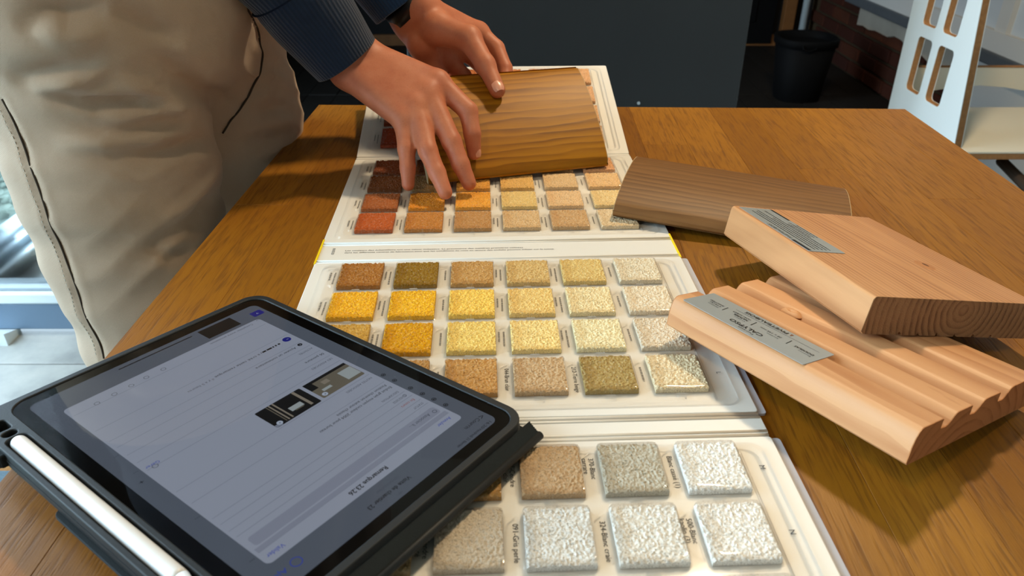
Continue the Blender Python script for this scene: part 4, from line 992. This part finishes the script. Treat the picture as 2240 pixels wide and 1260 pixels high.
# fingernails
def nail(center, axis, normal, w_, l_):
    a = Vector(axis).normalized(); n = Vector(normal); n = (n - a * n.dot(a)).normalized(); s = a.cross(n); c = Vector(center); V = []; F = []
    for i in range(7):
        for j in range(7):
            u = (i / 6 - .5); v = (j / 6 - .5); sq = (1 - .25 * abs(2 * u) ** 3)
            V.append(c + a * (u * l_) + s * (v * w_ * sq) + n * (.0006 - .0022 * (2 * v) ** 2 - .0006 * (2 * u) ** 2))
    for i in range(6):
        for j in range(6): k = i * 7 + j; F.append((k, k + 1, k + 8, k + 7))
    return mk('fingernail', V, F, M['nail'], person, smooth=True)
tt = Vector(LH['tT']); tx = tt - Vector(LH['tIp']); nrm = Vector((.12, -.72, .62)); nu = (nrm - tx.normalized() * nrm.dot(tx.normalized())).normalized()
nail(tt + tx.normalized() * .0005 + nu * .0093, tx, nrm, .0125, .0125)
for f in 'PRMI':
    t_ = Vector(RH['t' + f]); a_ = t_ - Vector(RH['d' + f]); n_ = Vector((.35, -.55, .30)) if f != 'I' else Vector((.75, -.45, .45)); n_ = (n_ - a_.normalized() * n_.dot(a_.normalized())).normalized()
    if f in 'I': nail(t_ + n_ * .0074 - a_.normalized() * .001, a_, n_, .0095, .010)

# trousers with folds
def cloth_mat(name, c0, c1, scale, bump=.35):
    t = NT(name); o = t.obj(); x, y, z = t.sep(o)
    wv = t.math('MULTIPLY', t.math('SINE', t.math('MULTIPLY', t.math('ADD', x, t.math('MULTIPLY', y, .6)), scale)), t.math('SINE', t.math('MULTIPLY', z, scale)))
    n = t.noise(o, 14, 3); f = t.noise(o, 1300, 2)
    c = t.mix(n, srgb(*c0), srgb(*c1)); c = t.mix(t.math('MULTIPLY', f, .3), c, srgb(*[int(k * .75) for k in c0]))
    t.base(c, .92, .12); t.b.inputs['Sheen Weight'].default_value = .12; t.bump(t.math('ADD', t.math('MULTIPLY', wv, .5), f), bump, .0008); return t.m
M['chino'] = cloth_mat('beige_cotton', (182, 157, 133), (200, 177, 153), 5200)
V4, F4 = surface_net(lambda P: np.maximum(field(P, TR_GROUPS, .018), P[:, 2] - .262), (-.54, .58, -.72), (-.22, 1.06, .275), .0050); V4 = smooth_verts(V4, F4, 1)
N4 = vnormals(V4, F4); ds = np.zeros(len(V4))
for pl, a, wd in FOLDS: ds += 1.7 * a * fold_weight(V4, pl, wd * .8)
cen = v3((-.335, .64, .10)); msk = np.exp(-(((V4 - cen) / np.array([.10, .10, .085])) ** 2).sum(1))
ph = (V4[:, 2] + .22 * (V4[:, 0] + .34) + .006 * np.sin(V4[:, 0] * 70 + V4[:, 1] * 30) + .004 * np.sin(V4[:, 0] * 31 + 1)) / .027
ds += .0052 * msk * ((1 - np.abs(np.sin(np.pi * ph))) ** 1.5 - .35) * (.6 + .4 * np.sin(V4[:, 0] * 60 + V4[:, 2] * 45))
c2 = v3((-.33, .66, -.03)); m2 = np.exp(-(((V4 - c2) / np.array([.09, .09, .07])) ** 2).sum(1)); ph2 = (V4[:, 2] - .55 * (V4[:, 0] + .33) + .005 * np.sin(V4[:, 0] * 60)) / .034
ds += .0036 * m2 * ((1 - np.abs(np.sin(np.pi * ph2))) ** 1.5 - .35)
c3 = v3((-.27, .88, .08)); m3 = np.exp(-(((V4 - c3) / np.array([.06, .07, .08])) ** 2).sum(1)); ph3 = (V4[:, 2] + .5 * (V4[:, 1] - .88) + .004 * np.sin(V4[:, 1] * 70)) / .026
ds += .0044 * m3 * ((1 - np.abs(np.sin(np.pi * ph3))) ** 1.5 - .35)
ds += .0016 * np.sin(V4[:, 2] * 55 + 14 * V4[:, 0]) * np.sin(V4[:, 1] * 31 + 2) + .0010 * np.sin(V4[:, 2] * 120 + 40 * V4[:, 1])
ds += -.004 * np.exp(-(seg_dist(V4, FLY) / .0035) ** 2)
ds += -.0022 * np.exp(-(seg_dist(V4, OUTSEAM) / .0035) ** 2) + .0012 * np.exp(-((seg_dist(V4, OUTSEAM) - .008) / .004) ** 2)
V4 = V4 + N4 * ds[:, None]
trs = np_mesh('trousers', smooth_verts(V4, F4, 1, .2), F4, M['chino'], person); trs['label'] = 'beige cotton trousers'
M['seam'] = plain('dark_seam', (66, 58, 50), .9, .1); M['stitch'] = plain('pale_stitch', (206, 198, 184), .9, .1)
def on_surface(pl, off, n=60):
    from mathutils.bvhtree import BVHTree
    bv = on_surface.bv; pts = [Vector(p) for p in pl]; L = [0]
    for a, b in zip(pts, pts[1:]): L.append(L[-1] + (b - a).length)
    out = []
    for k in range(n + 1):
        s = L[-1] * k / n; i = max(j for j in range(len(L)) if L[j] <= s + 1e-9); i = min(i, len(pts) - 2)
        p = pts[i].lerp(pts[i + 1], (s - L[i]) / max(L[i + 1] - L[i], 1e-9)); h = bv.find_nearest(p); out.append(h[0] + h[1] * off)
    for _ in range(6): out = [out[0]] + [(out[k - 1] + out[k] * 2 + out[k + 1]) / 4 for k in range(1, len(out) - 1)] + [out[-1]]
    return out
from mathutils.bvhtree import BVHTree
on_surface.bv = BVHTree.FromPolygons([Vector(v) for v in trs.data.vertices.values() and [x.co for x in trs.data.vertices]], [p.vertices[:] for p in trs.data.polygons])
MB().tube(on_surface(FLY, .0002), .0011, 6).build('fly_seam', M['seam'], trs, smooth=True)
MB().tube(on_surface(OUTSEAM, .0001), .0010, 6).build('side_seam', M['seam'], trs, smooth=True)
SEAM2 = [(x + .006, y - .001, z - .004) for x, y, z in OUTSEAM]; SEAM3 = [(x - .007, y + .004, z) for x, y, z in OUTSEAM]
st = on_surface(SEAM3, .0002, 110); b = MB()
for k in range(0, 110, 2): b.tube([st[k], st[k + 1]], .0005, 5)
b.build('side_stitching', M['stitch'], trs)
# shoes
M['shoe'] = plain('dark_shoe', (30, 30, 32), .6, .3)
for i, (x, y) in enumerate(((-.40, .71), (-.39, .94))):
    Vs, Fs = surface_net(lambda P: np.maximum(field(P, [(chain([(x - .04, y, FZ + .045), (x + .09, y, FZ + .04), (x + .20, y, FZ + .03)], [.045, .045, .034]) + [('c', (x - .03, y, FZ + .05), (x - .01, y, FZ + .10), .045, .042)], .03)], .02), FZ + .002 - P[:, 2]), (x - .11, y - .07, FZ - .01), (x + .26, y + .07, FZ + .17), .008)
    np_mesh('shoe', smooth_verts(Vs, Fs, 1), Fs, M['shoe'], person)

# sweater: torso and sleeves
def knit_mat(name, c0, c1):
    t = NT(name); o = t.obj(); n = t.noise(o, 60, 3); f = t.noise(o, 1500, 2)
    uvn = t.new('ShaderNodeAttribute', attribute_name='rib').outputs['Fac']
    rib = t.math('SINE', uvn)
    c = t.mix(n, srgb(*c0), srgb(*c1)); c = t.mix(t.math('MULTIPLY', f, .45), c, srgb(*[int(k * .55) for k in c0]))
    c = t.mix(t.math('MULTIPLY', t.math('ADD', rib, 1), .12), c, srgb(*[int(k * .5) for k in c0]))
    t.base(c, .95, .1); t.b.inputs['Sheen Weight'].default_value = .25; t.bump(t.math('ADD', t.math('MULTIPLY', rib, .5), f), .5, .0009); return t.m
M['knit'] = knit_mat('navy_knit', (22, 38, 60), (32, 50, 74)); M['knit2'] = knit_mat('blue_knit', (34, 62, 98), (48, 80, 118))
SWE = [([('c', (-.390, .80, .24), (-.315, .80, .52), .135, .150), ('c', (-.29, .70, .565), (-.29, .90, .565), .095, .095), ('c', (-.275, .80, .60), (-.255, .80, .65), .085, .075),
         ('c', (-.285, .64, .565), ELR, .072, .060), ('c', (-.285, .965, .565), ELL, .072, .060)], .03)]
V5, F5 = surface_net(lambda P: np.maximum(np.maximum(field(P, SWE, .02), .225 - P[:, 2]), (P - v3((-.25, .80, .675))) @ v3((.45, 0, .9))), (-.60, .50, .20), (-.08, 1.10, .72), .009); V5 = smooth_verts(V5, F5, 2)
N5 = vnormals(V5, F5); V5 = V5 + N5 * (.004 * np.sin(V5[:, 2] * 60 + V5[:, 1] * 25) * np.sin(V5[:, 1] * 33))[:, None]
sw = np_mesh('sweater', V5, F5, M['knit'], person); sw['label'] = 'dark blue knitted sweater'
def sleeve(name, path, rad, mat, wr_dir, nrib=46, flat=.88):
    n = 64; pts = [Vector(p) for p in path]; up = Vector(wr_dir).normalized(); V = []; F = []; rib = []
    # resample
    res = []; 
    for i in range(len(pts) - 1):
        for k in range(14): res.append((pts[i].lerp(pts[i + 1], k / 14), rad[i] + (rad[i + 1] - rad[i]) * k / 14))
    res.append((pts[-1], rad[-1])); m = len(res)
    tn = (pts[-1] - pts[-2]).normalized()
    res += [(pts[-1] + tn * .0022, rad[-1] * .995), (pts[-1] + tn * .0030, rad[-1] * .955), (pts[-1] + tn * .0018, rad[-1] * .90), (pts[-1] - tn * .012, rad[-1] * .87)]
    for i, (p, r) in enumerate(res):
        a = res[max(i - 3, 0)][0]; c = res[min(i + 3, m - 1)][0]; t = (c - a).normalized() if i < m else tn
        u = (up - t * up.dot(t)).normalized(); s = t.cross(u)
        for k in range(n):
            an = 2 * PI * k / n; w = r * (1 + .020 * math.sin(i * .55 + 2.2 * math.cos(an)) * (1 if i < m - 18 else .25) + .012 * math.sin(an * 3 + i * .3))
            V.append(p + u * math.cos(an) * w + s * math.sin(an) * w * flat); rib.append(an * nrib * 1.0)
    for i in range(len(res) - 1):
        for k in range(n): F.append((i * n + k, i * n + (k + 1) % n, (i + 1) * n + (k + 1) % n, (i + 1) * n + k))
    o = mk(name, V, F, mat, sw, smooth=True); at = o.data.attributes.new('rib', 'FLOAT', 'POINT'); at.data.foreach_set('value', rib); return o
cR = v3((-.1750, .7995, .1232)); 
sleeve('sleeve', [ELR, (-.2385, .7790, .2360), (-.2060, .7935, .1750), tuple(cR)], [.062, .054, .047, .0385], M['knit'], (.545, .716, .438), 60)
cL = v3((-.1300, .9215, .1560))
sleeve('sleeve', [ELL, (-.188, .931, .243), tuple(cL)], [.060, .050, .0385], M['knit2'], (.60, -.35, .55), 60)
# seam ring where the cuff is sewn on
def ring(c, ax, r, rt, u, flat=.88, n=40):
    ax = Vector(ax).normalized(); u = Vector(u); u = (u - ax * u.dot(ax)).normalized(); s = ax.cross(u); c = Vector(c)
    return [c + u * math.cos(2 * PI * k / n) * r + s * math.sin(2 * PI * k / n) * r * flat for k in range(n + 1)]
M['seam_navy'] = plain('navy_seam', (18, 28, 44), .9, .1)
MB().tube(ring((-.2170, .7890, .1955), (.0325, .0145, -.061), .0490, 0, (.545, .716, .438)), .0010, 6, cap=False).build('cuff_seam', M['seam_navy'], sw, smooth=True)

# wristwatch on the left wrist
M['watch_black'] = plain('black_watch_band', (12, 12, 13), .35, .5); M['watch_glass'] = plain('watch_glass', (6, 6, 8), .1, .6)
wt = tag(empty('wristwatch'), 'black wristwatch on the wrist holding the board from behind', 'watch')
wc = wL + dL / np.linalg.norm(dL) * .010; axv = Vector(dL).normalized(); uu = Vector((.60, -.35, .55)); uu = (uu - axv * uu.dot(axv)).normalized(); ss = axv.cross(uu)
V = []; F = []; n = 48
for (o_, r) in ((-.010, .0300), (-.0098, .0318), (.0098, .0325), (.010, .0305)):
    for k in range(n): a = 2 * PI * k / n; V.append(Vector(wc) + axv * o_ + uu * math.cos(a) * r + ss * math.sin(a) * r * .74)
for i in range(3):
    for k in range(n): F.append((i * n + k, i * n + (k + 1) % n, (i + 1) * n + (k + 1) % n, (i + 1) * n + k))
mk('watch_band', V, F, M['watch_black'], wt, smooth=True)
mx = Matrix((tuple(axv), tuple(uu), tuple(ss))).transposed().to_4x4(); mx.translation = Vector(wc) + ss * .0250
cse = MB().box(-.019, .019, -.016, .016, -.003, .006, .004, mtx=mx, seg=3).build('watch_case', M['watch_black'], wt, smooth=True, angle=40)
mx2 = mx.copy(); mx2.translation = Vector(wc) + ss * .0312
MB().box(-.016, .016, -.0135, .0135, -.0005, .0006, .0003, mtx=mx2, seg=1).build('watch_face', M['watch_glass'], wt)
for k in range(3):
    p = Vector(wc) + axv * (.0102) ; 
pin = [Vector(wc) + axv * o_ + uu * math.cos(2.2) * .0328 + ss * math.sin(2.2) * .0328 * .74 for o_ in (-.011, .011)]
MB().tube(pin, .0012, 8).build('buckle_pin', M['alu'], wt)
